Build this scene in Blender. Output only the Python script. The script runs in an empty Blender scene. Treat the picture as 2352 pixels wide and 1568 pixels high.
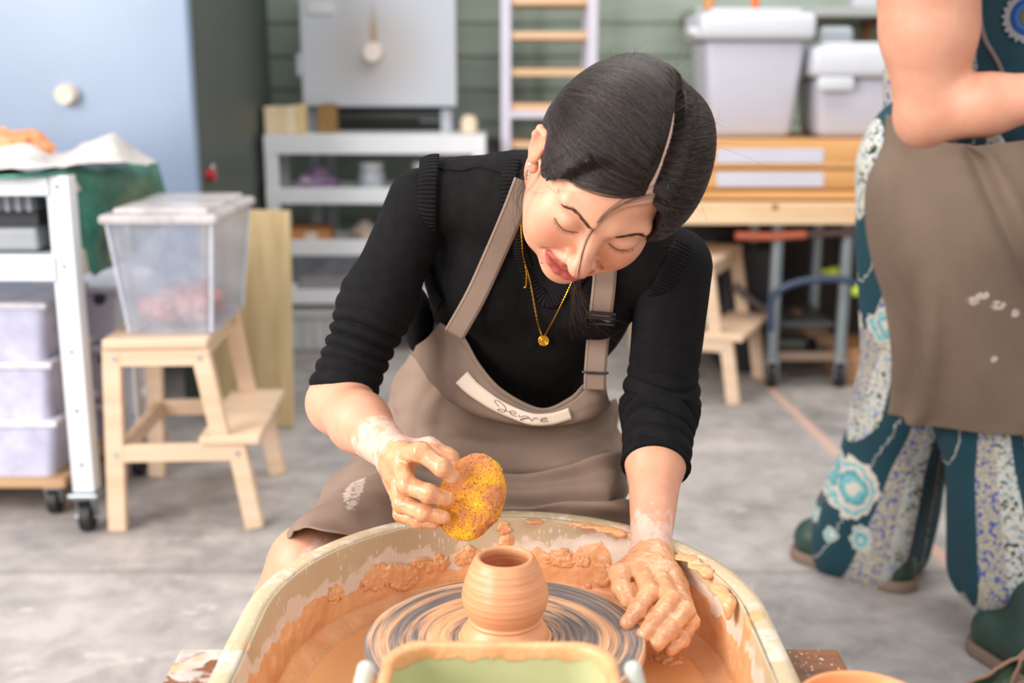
import bpy, bmesh, math, random
import numpy as np
from mathutils import Vector, Matrix, Euler

# ------------------------------------------------------------------ camera, sky, lights, exposure
scene = bpy.context.scene
COL = scene.collection
F_PX, PITCH, CAM_H = 2700.0, math.radians(13.0), 1.14
cam_data = bpy.data.cameras.new('camera')
cam_data.sensor_width = 36.0
cam_data.lens = F_PX / 2352 * 36.0
cam_data.clip_start = 0.05
cam_data.dof.use_dof = True
cam_data.dof.focus_distance = 1.45
cam_data.dof.aperture_fstop = 2.8
camera = bpy.data.objects.new('camera', cam_data)
camera.location = (0, 0, CAM_H)
camera.rotation_euler = (math.pi / 2 - PITCH, 0, 0)
COL.objects.link(camera)
scene.camera = camera

world = bpy.data.worlds.new('overcast_daylight')
world.use_nodes = True
scene.world = world
bg = world.node_tree.nodes['Background']
bg.inputs['Color'].default_value = (0.93, 0.96, 1.0, 1)
bg.inputs['Strength'].default_value = 0.50


def area_light(name, loc, target, size, energy, color):
    d = bpy.data.lights.new(name, 'AREA')
    d.shape = 'RECTANGLE'
    d.size, d.size_y = size
    d.energy = energy
    d.color = color
    o = bpy.data.objects.new(name, d)
    o.location = loc
    o.rotation_euler = (Vector(target) - Vector(loc)).to_track_quat('-Z', 'Y').to_euler()
    COL.objects.link(o)
    return o


area_light('window_light', (-2.9, 0.55, 2.5), (0.0, 1.6, 0.7), (2.2, 1.8), 126, (1.0, 0.93, 0.87))
area_light('ceiling_panel', (0.9, 3.0, 3.6), (0.9, 3.0, 0.0), (3.0, 1.6), 62, (1.0, 0.97, 0.93))
area_light('front_fill_light', (1.2, -1.6, 3.0), (0.2, 2.4, 0.5), (3.0, 2.0), 42, (1.0, 0.95, 0.90))  # added fill lamp from the open front; no roller door is built

area_light('tall_window', (-3.3, -2.0, 1.7), (-0.6, 3.0, 0.9), (0.9, 2.4), 85, (0.95, 0.97, 1.0))

scene.view_settings.view_transform = 'Standard'
scene.view_settings.look = 'None'
scene.view_settings.exposure = 0.36
scene.view_settings.gamma = 1.0
scene.view_settings.use_curve_mapping = False
scene.cycles.use_denoising = True
scene.cycles.max_bounces = 8
scene.cycles.transparent_max_bounces = 12

# ------------------------------------------------------------------ measuring tools (photo pixel + distance -> metres)
CP, SP = math.cos(PITCH), math.sin(PITCH)
CAM = np.array([0, 0, CAM_H])


def ray(px, py):
    u, v = (px - 1176) / F_PX, (784 - py) / F_PX
    return np.array([u, CP + v * SP, -SP + v * CP])


def at(px, py, y):
    d = ray(px, py)
    return CAM + d * (y / d[1])


def atz(px, py, z):
    d = ray(px, py)
    return CAM + d * ((z - CAM_H) / d[2])


# ------------------------------------------------------------------ noise (numpy value noise)
def _hash(i, j, k, seed):
    n = (i * 374761393 + j * 668265263 + k * 2147483647 + seed * 974711) & 0xffffffff
    n = ((n ^ (n >> 13)) * 1274126177) & 0xffffffff
    return ((n ^ (n >> 16)) & 0xffff).astype(np.float32) / 65535.0


def vnoise(P, scale, seed=0):
    Q = np.asarray(P, dtype=np.float64) * scale
    I = np.floor(Q).astype(np.int64)
    f = (Q - I).astype(np.float32)
    f = f * f * (3 - 2 * f)
    out = 0
    for a in (0, 1):
        for b in (0, 1):
            for c in (0, 1):
                w = (f[:, 0] if a else 1 - f[:, 0]) * (f[:, 1] if b else 1 - f[:, 1]) * (f[:, 2] if c else 1 - f[:, 2])
                out = out + w * _hash(I[:, 0] + a, I[:, 1] + b, I[:, 2] + c, seed)
    return out * 2 - 1


def fbm(P, scale, octaves=3, seed=0):
    s, amp, tot = 0, 1.0, 0
    for o in range(octaves):
        s = s + amp * vnoise(P, scale * 2 ** o, seed + o * 17)
        tot += amp
        amp *= 0.5
    return s / tot


def unit(v):
    v = np.asarray(v, float)
    return v / np.linalg.norm(v)


def sstep(a, b, x):
    t = np.clip((x - a) / (b - a), 0, 1)
    return t * t * (3 - 2 * t)


# ------------------------------------------------------------------ materials
def lin(c):
    def f(v):
        v /= 255.0
        return v / 12.92 if v <= 0.04045 else ((v + 0.055) / 1.055) ** 2.4
    return tuple(f(v) for v in c[:3]) + (1.0,)


class NT:
    """small node-tree helper"""
    def __init__(self, name):
        self.m = bpy.data.materials.new(name)
        self.m.use_nodes = True
        self.t = self.m.node_tree
        self.bsdf = self.t.nodes['Principled BSDF']
        self.out = self.t.nodes['Material Output']

    def n(self, kind, **kw):
        nd = self.t.nodes.new(kind)
        for k, v in kw.items():
            if k.startswith('_'):
                setattr(nd, k[1:], v)
            else:
                nd.inputs[k.replace('__', ' ')].default_value = v
        return nd

    def link(self, a, b):
        self.t.links.new(a, b)

    def put(self, sock, v):
        s = self.bsdf.inputs[sock]
        if hasattr(v, 'is_output'):
            self.link(v, s)
        else:
            s.default_value = v

    def math(self, op, a, b=None, clamp=False):
        nd = self.t.nodes.new('ShaderNodeMath')
        nd.operation = op
        nd.use_clamp = clamp
        for i, v in enumerate((a, b)):
            if v is None:
                continue
            if hasattr(v, 'is_output'):
                self.link(v, nd.inputs[i])
            else:
                nd.inputs[i].default_value = v
        return nd.outputs[0]

    def mix(self, fac, a, b):
        nd = self.t.nodes.new('ShaderNodeMix')
        nd.data_type = 'RGBA'
        for i, v in ((0, fac), (6, a), (7, b)):
            if hasattr(v, 'is_output'):
                self.link(v, nd.inputs[i])
            else:
                nd.inputs[i].default_value = v
        return nd.outputs[2]

    def coord(self, kind='Object'):
        return self.n('ShaderNodeTexCoord').outputs[kind]

    def mapped(self, vec, scale=(1, 1, 1), rot=(0, 0, 0)):
        nd = self.n('ShaderNodeMapping')
        nd.inputs['Scale'].default_value = scale
        nd.inputs['Rotation'].default_value = rot
        self.link(vec, nd.inputs['Vector'])
        return nd.outputs[0]

    def noise(self, vec, scale, detail=4, rough=0.55, distort=0.0):
        nd = self.n('ShaderNodeTexNoise', Scale=scale, Detail=detail, Roughness=rough, Distortion=distort)
        if vec is not None:
            self.link(vec, nd.inputs['Vector'])
        return nd.outputs['Fac']

    def voronoi(self, vec, scale, out='Distance', feature='F1', rand=1.0):
        nd = self.n('ShaderNodeTexVoronoi', _feature=feature, Scale=scale, Randomness=rand)
        if vec is not None:
            self.link(vec, nd.inputs['Vector'])
        return nd.outputs[out]

    def ramp(self, fac, stops, interp='LINEAR'):
        nd = self.n('ShaderNodeValToRGB')
        cr = nd.color_ramp
        cr.interpolation = interp
        while len(cr.elements) < len(stops):
            cr.elements.new(0.5)
        for e, (p, c) in zip(cr.elements, stops):
            e.position = p
            e.color = c if len(c) == 4 else tuple(c) + (1,)
        self.link(fac, nd.inputs[0])
        return nd.outputs[0]

    def step(self, fac, a, b):
        nd = self.n('ShaderNodeMapRange')
        nd.interpolation_type = 'SMOOTHSTEP'
        nd.inputs['From Min'].default_value = a
        nd.inputs['From Max'].default_value = b
        self.link(fac, nd.inputs['Value'])
        return nd.outputs['Result']

    def attr(self, name, out='Fac'):
        return self.n('ShaderNodeAttribute', _attribute_name=name).outputs[out]

    def sep(self, vec):
        nd = self.n('ShaderNodeSeparateXYZ')
        self.link(vec, nd.inputs[0])
        return nd.outputs

    def bump(self, height, strength=0.3, dist=0.002):
        nd = self.n('ShaderNodeBump', Strength=strength, Distance=dist)
        self.link(height, nd.inputs['Height'])
        self.link(nd.outputs[0], self.bsdf.inputs['Normal'])


_mats = {}


def plain(name, rgb, rough=0.5, metal=0.0, var=0.06, scale=9.0, bump=0.0, bump_scale=120, spec=0.5, coat=0.0):
    """a painted / plastic / metal surface with a little uneven tone"""
    if name in _mats:
        return _mats[name]
    t = NT(name)
    co = t.coord()
    c = lin(rgb)
    n = t.noise(co, scale, 4)
    lo = tuple(max(0, v * (1 - var)) for v in c[:3]) + (1,)
    hi = tuple(min(1, v * (1 + var)) for v in c[:3]) + (1,)
    t.put('Base Color', t.ramp(n, [(0.3, lo), (0.7, hi)]))
    t.put('Roughness', rough)
    t.put('Metallic', metal)
    t.put('Specular IOR Level', spec)
    if coat:
        t.put('Coat Weight', coat)
        t.put('Coat Roughness', 0.12)
    if bump:
        t.bump(t.noise(co, bump_scale, 3), bump, 0.002)
    _mats[name] = t.m
    return t.m


def wood(name, rgb, rgb2, axis=(1, 0, 0), scale=1.0, rough=0.55):
    if name in _mats:
        return _mats[name]
    t = NT(name)
    co = t.coord()
    sc = [26 * scale] * 3
    for i in range(3):
        if axis[i]:
            sc[i] = 1.6 * scale
    v = t.mapped(co, sc)
    n = t.noise(v, 1.0, 5, 0.6, 0.6)
    t.put('Base Color', t.ramp(n, [(0.32, lin(rgb2)), (0.62, lin(rgb))]))
    t.put('Roughness', rough)
    t.bump(n, 0.12, 0.001)
    _mats[name] = t.m
    return t.m


def clear_plastic(name, rgb, rough=0.18, alpha=0.35):
    if name in _mats:
        return _mats[name]
    t = NT(name)
    tr = t.n('ShaderNodeBsdfTransparent')
    tr.inputs[0].default_value = (0.96, 0.97, 1.0, 1)
    mx = t.n('ShaderNodeMixShader')
    co = t.coord()
    a = t.ramp(t.noise(co, 14, 4), [(0.35, (alpha * 0.75,) * 3), (0.7, (min(1, alpha * 1.35),) * 3)])
    t.link(a, mx.inputs[0])
    t.put('Base Color', lin(rgb))
    t.put('Roughness', rough)
    t.link(tr.outputs[0], mx.inputs[1])
    t.link(t.bsdf.outputs[0], mx.inputs[2])
    t.link(mx.outputs[0], t.out.inputs[0])
    _mats[name] = t.m
    return t.m


# ------------------------------------------------------------------ objects
def thing(name, label, cat, loc=(0, 0, 0), rotz=0.0, group=None):
    o = bpy.data.objects.new(name, None)
    o.empty_display_size = 0.05
    o.location = loc
    o.rotation_euler = (0, 0, rotz)
    COL.objects.link(o)
    o['label'], o['category'] = label, cat
    if group:
        o['group'] = group
    return o


def tag(o, label, cat, group=None):
    o['label'], o['category'] = label, cat
    if group:
        o['group'] = group
    return o


def link_mesh(name, me, mat, parent=None, smooth=False, auto=None):
    o = bpy.data.objects.new(name, me)
    COL.objects.link(o)
    if mat is not None:
        me.materials.append(mat)
    if smooth:
        me.polygons.foreach_set('use_smooth', np.ones(len(me.polygons), dtype=bool))
    if auto is not None:
        try:
            me.set_sharp_from_angle(angle=auto)
        except Exception:
            pass
    if parent is not None:
        o.parent = parent
        top = parent
        M = Matrix.Identity(4)
        while top is not None:
            M = top.matrix_basis @ M if top.parent is None else top.matrix_basis @ M
            top = top.parent
        # built in world coordinates
        if parent.parent is None:
            o.matrix_parent_inverse = parent.matrix_basis.inverted()
        else:
            o.matrix_parent_inverse = (parent.parent.matrix_basis @ parent.matrix_parent_inverse @ parent.matrix_basis).inverted()
    return o


def obj(name, bm, mat, parent=None, smooth=False, auto=math.radians(40)):
    me = bpy.data.meshes.new(name)
    bmesh.ops.recalc_face_normals(bm, faces=bm.faces)
    bm.to_mesh(me)
    bm.free()
    return link_mesh(name, me, mat, parent, smooth, auto if smooth else None)


def local_obj(name, bm, mat, parent):
    """built in the parent's own coordinates"""
    me = bpy.data.meshes.new(name)
    bmesh.ops.recalc_face_normals(bm, faces=bm.faces)
    bm.to_mesh(me)
    bm.free()
    o = bpy.data.objects.new(name, me)
    COL.objects.link(o)
    me.materials.append(mat)
    o.parent = parent
    return o


def dup(root, loc, rotz, label=None, group=None, scale=None):
    r = root.copy()
    COL.objects.link(r)
    r.location = loc
    r.rotation_euler = (0, 0, rotz)
    if scale:
        r.scale = scale
    if label:
        r['label'] = label
    if group:
        r['group'] = group
    for ch in list(root.children):
        c = ch.copy()
        COL.objects.link(c)
        c.parent = r
        for g in list(ch.children):
            d = g.copy()
            COL.objects.link(d)
            d.parent = c
    return r


def BM():
    return bmesh.new()


def add_box(bm, c, s, rot=(0, 0, 0), bev=0.0, seg=2, taper=None):
    """box centred at c with size s; taper scales the lower face"""
    M = Matrix.Translation(c) @ Euler(rot).to_matrix().to_4x4()
    r = bmesh.ops.create_cube(bm, size=1.0)
    vs = r['verts']
    for v in vs:
        k = 1.0
        if taper and v.co.z < 0:
            k = taper
        v.co = Vector((v.co.x * s[0] * k, v.co.y * s[1] * k, v.co.z * s[2]))
    if bev:
        es = list({e for v in vs for e in v.link_edges})
        r2 = bmesh.ops.bevel(bm, geom=es, offset=min(bev, min(s) * 0.45), segments=seg, affect='EDGES', profile=0.5)
        vs = list({v for f in r2['faces'] for v in f.verts} | {v for v in vs if v.is_valid})
    for v in vs:
        v.co = M @ v.co
    return vs


def frame_of(d):
    d = np.asarray(d, float)
    d = d / (np.linalg.norm(d) + 1e-12)
    a = np.array([0, 0, 1.0]) if abs(d[2]) < 0.9 else np.array([1.0, 0, 0])
    u = np.cross(a, d)
    u /= np.linalg.norm(u)
    return u, np.cross(d, u), d


def add_cyl(bm, a, b, r, r2=None, n=16, caps=True):
    a, b = np.asarray(a, float), np.asarray(b, float)
    r2 = r if r2 is None else r2
    u, v, d = frame_of(b - a)
    ra, rb = [], []
    for i in range(n):
        t = 2 * math.pi * i / n
        w = u * math.cos(t) + v * math.sin(t)
        ra.append(bm.verts.new(a + w * r))
        rb.append(bm.verts.new(b + w * r2))
    for i in range(n):
        bm.faces.new((ra[i], ra[(i + 1) % n], rb[(i + 1) % n], rb[i]))
    if caps:
        bm.faces.new(ra[::-1])
        bm.faces.new(rb)


def crom(pts, n):
    """Catmull-Rom through rows of pts -> n samples (along axis 0)"""
    P = np.asarray(pts, float)
    P = np.concatenate([(2 * P[0] - P[1])[None], P, (2 * P[-1] - P[-2])[None]])
    m = len(P) - 3
    out = []
    for k in range(n):
        t = k / (n - 1) * m
        i = min(int(t), m - 1)
        f = t - i
        a, b, c, d = P[i], P[i + 1], P[i + 2], P[i + 3]
        out.append(0.5 * (2 * b + (c - a) * f + (2 * a - 5 * b + 4 * c - d) * f * f + (3 * b - a - 3 * c + d) * f ** 3))
    return np.array(out)


def add_tube(bm, pts, r, n=8, closed=False, caps=True):
    P = np.asarray(pts, float)
    m = len(P)
    R = np.full(m, r) if np.isscalar(r) else np.asarray(r)
    T = np.gradient(P, axis=0) if not closed else np.roll(P, -1, 0) - np.roll(P, 1, 0)
    u, v, d = frame_of(T[0])
    rings = []
    for i in range(m):
        t = T[i] / (np.linalg.norm(T[i]) + 1e-12)
        u = u - t * np.dot(u, t)
        u /= np.linalg.norm(u) + 1e-12
        v = np.cross(t, u)
        rings.append([bm.verts.new(P[i] + (u * math.cos(2 * math.pi * k / n) + v * math.sin(2 * math.pi * k / n)) * R[i]) for k in range(n)])
    for i in range(m if closed else m - 1):
        a, b = rings[i], rings[(i + 1) % m]
        for k in range(n):
            bm.faces.new((a[k], a[(k + 1) % n], b[(k + 1) % n], b[k]))
    if caps and not closed:
        bm.faces.new(rings[0][::-1])
        bm.faces.new(rings[-1])


def add_lathe(bm, prof, c=(0, 0, 0), n=48, rfun=None):
    """prof: list of (radius, z)"""
    rings = []
    for (r, z) in prof:
        if r < 1e-6:
            rings.append([bm.verts.new((c[0], c[1], c[2] + z))])
        else:
            ring = []
            for k in range(n):
                a = 2 * math.pi * k / n
                rr = r if rfun is None else rfun(r, z, a)
                ring.append(bm.verts.new((c[0] + rr * math.cos(a), c[1] + rr * math.sin(a), c[2] + z)))
            rings.append(ring)
    for A, B in zip(rings[:-1], rings[1:]):
        if len(A) == 1 and len(B) == 1:
            continue
        for k in range(n):
            if len(A) == 1:
                bm.faces.new((A[0], B[k], B[(k + 1) % n]))
            elif len(B) == 1:
                bm.faces.new((A[k], A[(k + 1) % n], B[0]))
            else:
                bm.faces.new((A[k], A[(k + 1) % n], B[(k + 1) % n], B[k]))


def add_sphere(bm, c, r, seg=16, rings=10):
    R = (r, r, r) if np.isscalar(r) else r
    q = bmesh.ops.create_uvsphere(bm, u_segments=seg, v_segments=rings, radius=1.0)
    for v in q['verts']:
        v.co = Vector((c[0] + v.co.x * R[0], c[1] + v.co.y * R[1], c[2] + v.co.z * R[2]))


def grid_mesh(name, P, attrs=None, closed_u=False):
    """P: (rows, cols, 3) -> mesh; attrs: {name: (rows, cols)}"""
    nr, nc = P.shape[:2]
    idx = np.arange(nr * nc).reshape(nr, nc)
    if closed_u:
        a = idx
        b = np.roll(idx, -1, 1)
        q = np.stack([a[:-1], b[:-1], b[1:], a[1:]], -1).reshape(-1, 4)
    else:
        q = np.stack([idx[:-1, :-1], idx[:-1, 1:], idx[1:, 1:], idx[1:, :-1]], -1).reshape(-1, 4)
    return np_mesh(name, P.reshape(-1, 3), q, {k: v.reshape(-1) for k, v in (attrs or {}).items()})


def np_mesh(name, V, Q, attrs=None):
    me = bpy.data.meshes.new(name)
    V = np.ascontiguousarray(V, dtype=np.float32)
    Q = np.ascontiguousarray(Q, dtype=np.int32)
    k = Q.shape[1]
    me.vertices.add(len(V))
    me.vertices.foreach_set('co', V.ravel())
    me.loops.add(Q.size)
    me.loops.foreach_set('vertex_index', Q.ravel())
    me.polygons.add(len(Q))
    me.polygons.foreach_set('loop_start', np.arange(0, Q.size, k, dtype=np.int32))
    me.update(calc_edges=True)
    for nm, a in (attrs or {}).items():
        at_ = me.attributes.new(nm, 'FLOAT', 'POINT')
        at_.data.foreach_set('value', np.ascontiguousarray(a, dtype=np.float32))
    me.validate()
    return me


# ------------------------------------------------------------------ sculpting with distance fields
class Sdf:
    """a sculpted solid: a list of (mode, function, blend radius)"""
    def __init__(self):
        self.ops = []

    def add(self, fn, k=0.01):
        self.ops.append(('u', fn, k))
        return self

    def cut(self, fn, k=0.005):
        self.ops.append(('s', fn, k))
        return self

    def __call__(self, P):
        d = None
        for mode, fn, k in self.ops:
            e = fn(P)
            if mode == 'u':
                if d is None:
                    d = e
                else:
                    h = np.maximum(k - np.abs(d - e), 0) / k
                    d = np.minimum(d, e) - h * h * k * 0.25
            else:
                e = -e
                h = np.maximum(k - np.abs(d - e), 0) / k
                d = np.maximum(d, e) + h * h * k * 0.25
        return d


def ell(c, r, R=None):
    c, r = np.asarray(c, np.float32), np.asarray(r, np.float32)
    if np.ndim(r) == 0:
        r = np.full(3, r, np.float32)
    Rm = None if R is None else np.asarray(R, np.float32)

    def f(P):
        q = P - c
        if Rm is not None:
            q = q @ Rm          # columns of R are the local axes
        a = q / r
        k0 = np.sqrt((a * a).sum(1)) + 1e-9
        b = a / r
        k1 = np.sqrt((b * b).sum(1)) + 1e-9
        return k0 * (k0 - 1.0) / k1
    return f


def cap(a, b, ra, rb=None):
    a, b = np.asarray(a, np.float32), np.asarray(b, np.float32)
    rb = ra if rb is None else rb
    ba = b - a
    L = float(ba @ ba) + 1e-12

    def f(P):
        q = P - a
        h = np.clip((q @ ba) / L, 0, 1)
        q = q - h[:, None] * ba
        return np.sqrt((q * q).sum(1)) - (ra + (rb - ra) * h)
    return f


def plane(c, n):
    c = np.asarray(c, np.float32)
    n = np.asarray(n, np.float32)
    n = n / np.linalg.norm(n)
    return lambda P: (P - c) @ n


def surface(f, lo, hi, h, proj=1):
    """surface nets over the box lo..hi with cell h -> verts, quads"""
    lo, hi = np.asarray(lo, float), np.asarray(hi, float)
    n = np.maximum(np.ceil((hi - lo) / h).astype(int) + 1, 4)
    B = 12
    nb = np.ceil(n / B).astype(int)
    n = nb * B + 1
    G = np.empty(n, np.float32)
    # coarse pass
    bi = np.stack(np.meshgrid(*[np.arange(k) for k in nb], indexing='ij'), -1).reshape(-1, 3)
    cen = (lo + (bi * B + B / 2) * h).astype(np.float32)
    dc = f(cen)
    rad = B * h * 0.87 * 1.35 + 0.004
    off = np.stack(np.meshgrid(*[np.arange(B + 1)] * 3, indexing='ij'), -1).reshape(-1, 3)
    for s, v in zip(bi, dc):
        if abs(v) >= rad:
            x, y, z = s * B
            G[x:x + B + 1, y:y + B + 1, z:z + B + 1] = v
    near = [tuple(s) for s, v in zip(bi, dc) if abs(v) < rad]
    CH = 60
    for i in range(0, len(near), CH):
        chunk = near[i:i + CH]
        pts = np.concatenate([(lo + (np.array(s) * B + off) * h) for s in chunk]).astype(np.float32)
        d = f(pts).reshape(len(chunk), B + 1, B + 1, B + 1)
        for s, g in zip(chunk, d):
            x, y, z = np.array(s) * B
            G[x:x + B + 1, y:y + B + 1, z:z + B + 1] = g
    S = G < 0
    cnt = np.zeros(n - 1, np.uint8)
    for a in (0, 1):
        for b in (0, 1):
            for c in (0, 1):
                cnt += S[a:n[0] - 1 + a, b:n[1] - 1 + b, c:n[2] - 1 + c]
    cells = np.argwhere((cnt > 0) & (cnt < 8))
    idx = np.full(n - 1, -1, np.int32)
    idx[cells[:, 0], cells[:, 1], cells[:, 2]] = np.arange(len(cells))
    acc = np.zeros((len(cells), 3), np.float64)
    num = np.zeros(len(cells))
    corners = np.array([(a, b, c) for a in (0, 1) for b in (0, 1) for c in (0, 1)])
    for i in range(8):
        for j in range(i + 1, 8):
            if np.abs(corners[i] - corners[j]).sum() != 1:
                continue
            pa, pb = cells + corners[i], cells + corners[j]
            ga, gb = G[pa[:, 0], pa[:, 1], pa[:, 2]], G[pb[:, 0], pb[:, 1], pb[:, 2]]
            m = (ga < 0) != (gb < 0)
            t = np.where(m, ga / np.where(m, ga - gb, 1), 0)
            acc += np.where(m[:, None], pa + (pb - pa) * t[:, None], 0)
            num += m
    V = lo + acc / num[:, None] * h
    Q = []
    for ax in range(3):
        o1, o2 = [(1, 2), (2, 0), (0, 1)][ax]
        sl0 = [slice(1, n[k] - 1) for k in range(3)]
        sl0[ax] = slice(0, n[ax] - 1)
        sl1 = list(sl0)
        sl1[ax] = slice(1, n[ax])
        s0, s1 = S[tuple(sl0)], S[tuple(sl1)]
        e = np.argwhere(s0 != s1)
        flip = s0[e[:, 0], e[:, 1], e[:, 2]]
        base = e.copy()
        for k in range(3):
            if k != ax:
                base[:, k] += 1
        d1, d2 = np.zeros(3, int), np.zeros(3, int)
        d1[o1], d2[o2] = 1, 1
        g = lambda p: idx[p[:, 0], p[:, 1], p[:, 2]]
        q = np.stack([g(base - d1 - d2), g(base - d2), g(base), g(base - d1)], -1)
        q[~flip] = q[~flip][:, ::-1]
        Q.append(q)
    Q = np.concatenate(Q)
    Q = Q[(Q >= 0).all(1)]
    for _ in range(proj):
        Vf = V.astype(np.float32)
        d = f(Vf)
        g, e = grad(f, Vf, h * 0.5)
        V = V - g * np.clip(d / np.maximum(e, 0.4), -h, h)[:, None]
    return V, Q


def grad(f, V, eps=0.001):
    V = V.astype(np.float32)
    g = np.stack([f(V + np.array(d, np.float32) * eps) - f(V - np.array(d, np.float32) * eps) for d in ((1, 0, 0), (0, 1, 0), (0, 0, 1))], -1) / (2 * eps)
    L = np.linalg.norm(g, axis=1)
    return g / (L[:, None] + 1e-9), L


def cast(px, py, f, y0=1.0, y1=2.4):
    """where the sight line through a photo pixel meets a sculpted solid"""
    px, py = np.atleast_1d(np.asarray(px, float)), np.atleast_1d(np.asarray(py, float))
    D = np.stack([ray(a, b) for a, b in zip(px, py)])
    D = D / D[:, 1:2]
    t = np.full(len(px), y0)
    for _ in range(70):
        d = f((CAM + D * t[:, None]).astype(np.float32))
        t = np.minimum(t + np.maximum(d, -0.01) * 0.6, y1)
    return CAM + D * t[:, None]


def ribbon(name, C, N, width, mat, parent, thick=0.0018, nu=5, lift=0.002, smooth=True, crown=0.0):
    """a strap: centre line C (n,3), surface normals N, width scalar or (n,)"""
    C, N = np.asarray(C, float), np.asarray(N, float)
    T = np.gradient(C, axis=0)
    T /= np.linalg.norm(T, axis=1)[:, None] + 1e-9
    N = N - T * (N * T).sum(1)[:, None]
    N /= np.linalg.norm(N, axis=1)[:, None] + 1e-9
    Bn = np.cross(T, N)
    W = np.full(len(C), width) if np.isscalar(width) else np.asarray(width)
    s = np.concatenate([[0], np.cumsum(np.linalg.norm(np.diff(C, axis=0), axis=1))])
    us = np.linspace(-0.5, 0.5, nu)
    P = C[:, None] + Bn[:, None] * (us[None, :, None] * W[:, None, None]) + N[:, None] * (lift + crown * (1 - (2 * us[None, :, None]) ** 2))
    at_ = {'along': np.repeat(s[:, None], nu, 1), 'across': np.repeat(us[None], len(C), 0)}
    me = grid_mesh(name, P, at_)
    o = link_mesh(name, me, mat, parent, smooth)
    md = o.modifiers.new('thickness', 'SOLIDIFY')
    md.thickness = thick
    md.offset = 1.0
    return o


def sheet(name, G, nr, nc, mat, parent, thick=0.0016, disp=None):
    """cloth through a grid of 3-D points G (rows, cols, 3)"""
    A = crom(G, nr)
    A = crom(A.transpose(1, 0, 2), nc).transpose(1, 0, 2)
    uu, vv = np.meshgrid(np.linspace(0, 1, nc), np.linspace(0, 1, nr))
    if disp is not None:
        du, dv = np.gradient(A, axis=1), np.gradient(A, axis=0)
        N = np.cross(du, dv)
        N /= np.linalg.norm(N, axis=2)[..., None] + 1e-9
        A = A + N * disp(uu, vv, A)[..., None]
    me = grid_mesh(name, A, {'u': uu, 'v': vv})
    o = link_mesh(name, me, mat, parent, True)
    md = o.modifiers.new('thickness', 'SOLIDIFY')
    md.thickness = thick
    md.offset = 0.0
    return o
# ================================================================== the setting
def struct(name, bm, m, parent=None, smooth=False):
    o = obj(name, bm, m, parent, smooth)
    if parent is None:
        o['kind'] = 'structure'
    return o


def concrete():
    t = NT('worn_concrete')
    co = t.coord()
    n = t.noise(co, 1.6, 6, .62)
    n2 = t.noise(co, 9, 6, .65, .4)
    f = t.math('ADD', t.math('MULTIPLY', n, .6), t.math('MULTIPLY', n2, .5))
    c = t.ramp(f, [(.38, lin((126, 121, 119))), (.52, lin((160, 154, 151))), (.66, lin((188, 180, 176)))])
    # trodden white clay dust
    dust = t.step(t.noise(t.mapped(co, (1, 1.5, 1)), 5.5, 5, .68), .58, .72)
    c = t.mix(t.math('MULTIPLY', dust, .55), c, lin((226, 216, 210)))
    # orange clay traces
    tr = t.step(t.noise(co, 11, 3, .5), .70, .76)
    c = t.mix(t.math('MULTIPLY', tr, .35), c, lin((214, 170, 146)))
    # a filled saw-cut across the slab and a second one running to the right
    x = t.sep(co)
    wob = t.math('MULTIPLY', t.math('SUBTRACT', t.noise(co, 2.0, 2), .5), .04)
    l1 = t.math('ABSOLUTE', t.math('SUBTRACT', t.math('ADD', x[1], wob), 2.55))
    k1 = t.math('SUBTRACT', 1.0, t.step(l1, .008, .022), True)
    c = t.mix(t.math('MULTIPLY', k1, .35), c, lin((120, 112, 108)))
    l2 = t.math('ABSOLUTE', t.math('SUBTRACT', t.math('SUBTRACT', x[0], t.math('MULTIPLY', t.math('SUBTRACT', x[1], 2.45), -.055)), 1.045))
    k2 = t.math('SUBTRACT', 1.0, t.step(l2, .010, .024), True)
    c = t.mix(t.math('MULTIPLY', k2, .75), c, lin((220, 178, 158)))
    t.put('Base Color', c)
    t.put('Roughness', .62)
    t.bump(n2, .12, .004)
    return t.m


bm = BM()
add_box(bm, (0, 2.2, -.05), (9.0, 8.0, .1))
struct('floor', bm, concrete())


def painted_boards():
    t = NT('green_painted_boards')
    co = t.coord()
    n = t.noise(co, 1.2, 4)
    n2 = t.noise(t.mapped(co, (1, 1, 8)), 3, 4)
    f = t.math('ADD', t.math('MULTIPLY', n, .6), t.math('MULTIPLY', n2, .4))
    t.put('Base Color', t.ramp(f, [(.35, lin((140, 154, 138))), (.65, lin((168, 182, 168)))]))
    t.put('Roughness', .42)
    return t.m


M_WALL = painted_boards()
bm = BM()
add_box(bm, (0, 5.68, 1.8), (9.0, .08, 3.6))
wall_back = struct('wall_back', bm, M_WALL)
# horizontal cladding boards, each lapped over the next
board_me = None
for i in range(24):
    if board_me is None:
        bm = BM()
        add_box(bm, (0, 0, 0), (9.0, .022, .146), bev=.003, seg=1)
        b = obj('board', bm, M_WALL, None)
        board_me = b.data
    else:
        b = bpy.data.objects.new('board', board_me)
        COL.objects.link(b)
    b.location = (0, 5.628, .075 + .15 * i)
    b.rotation_euler = (math.radians(-2.5), 0, 0)
    b.parent = wall_back
bm = BM()
add_box(bm, (-4.55, 2.2, 1.8), (.1, 8.0, 3.6))
struct('wall_left', bm, plain('white_plaster', (206, 206, 202), .8))
bm = BM()
add_box(bm, (4.55, 2.2, 1.8), (.1, 8.0, 3.6))
struct('wall_right', bm, plain('white_plaster', (206, 206, 202), .8))

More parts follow.
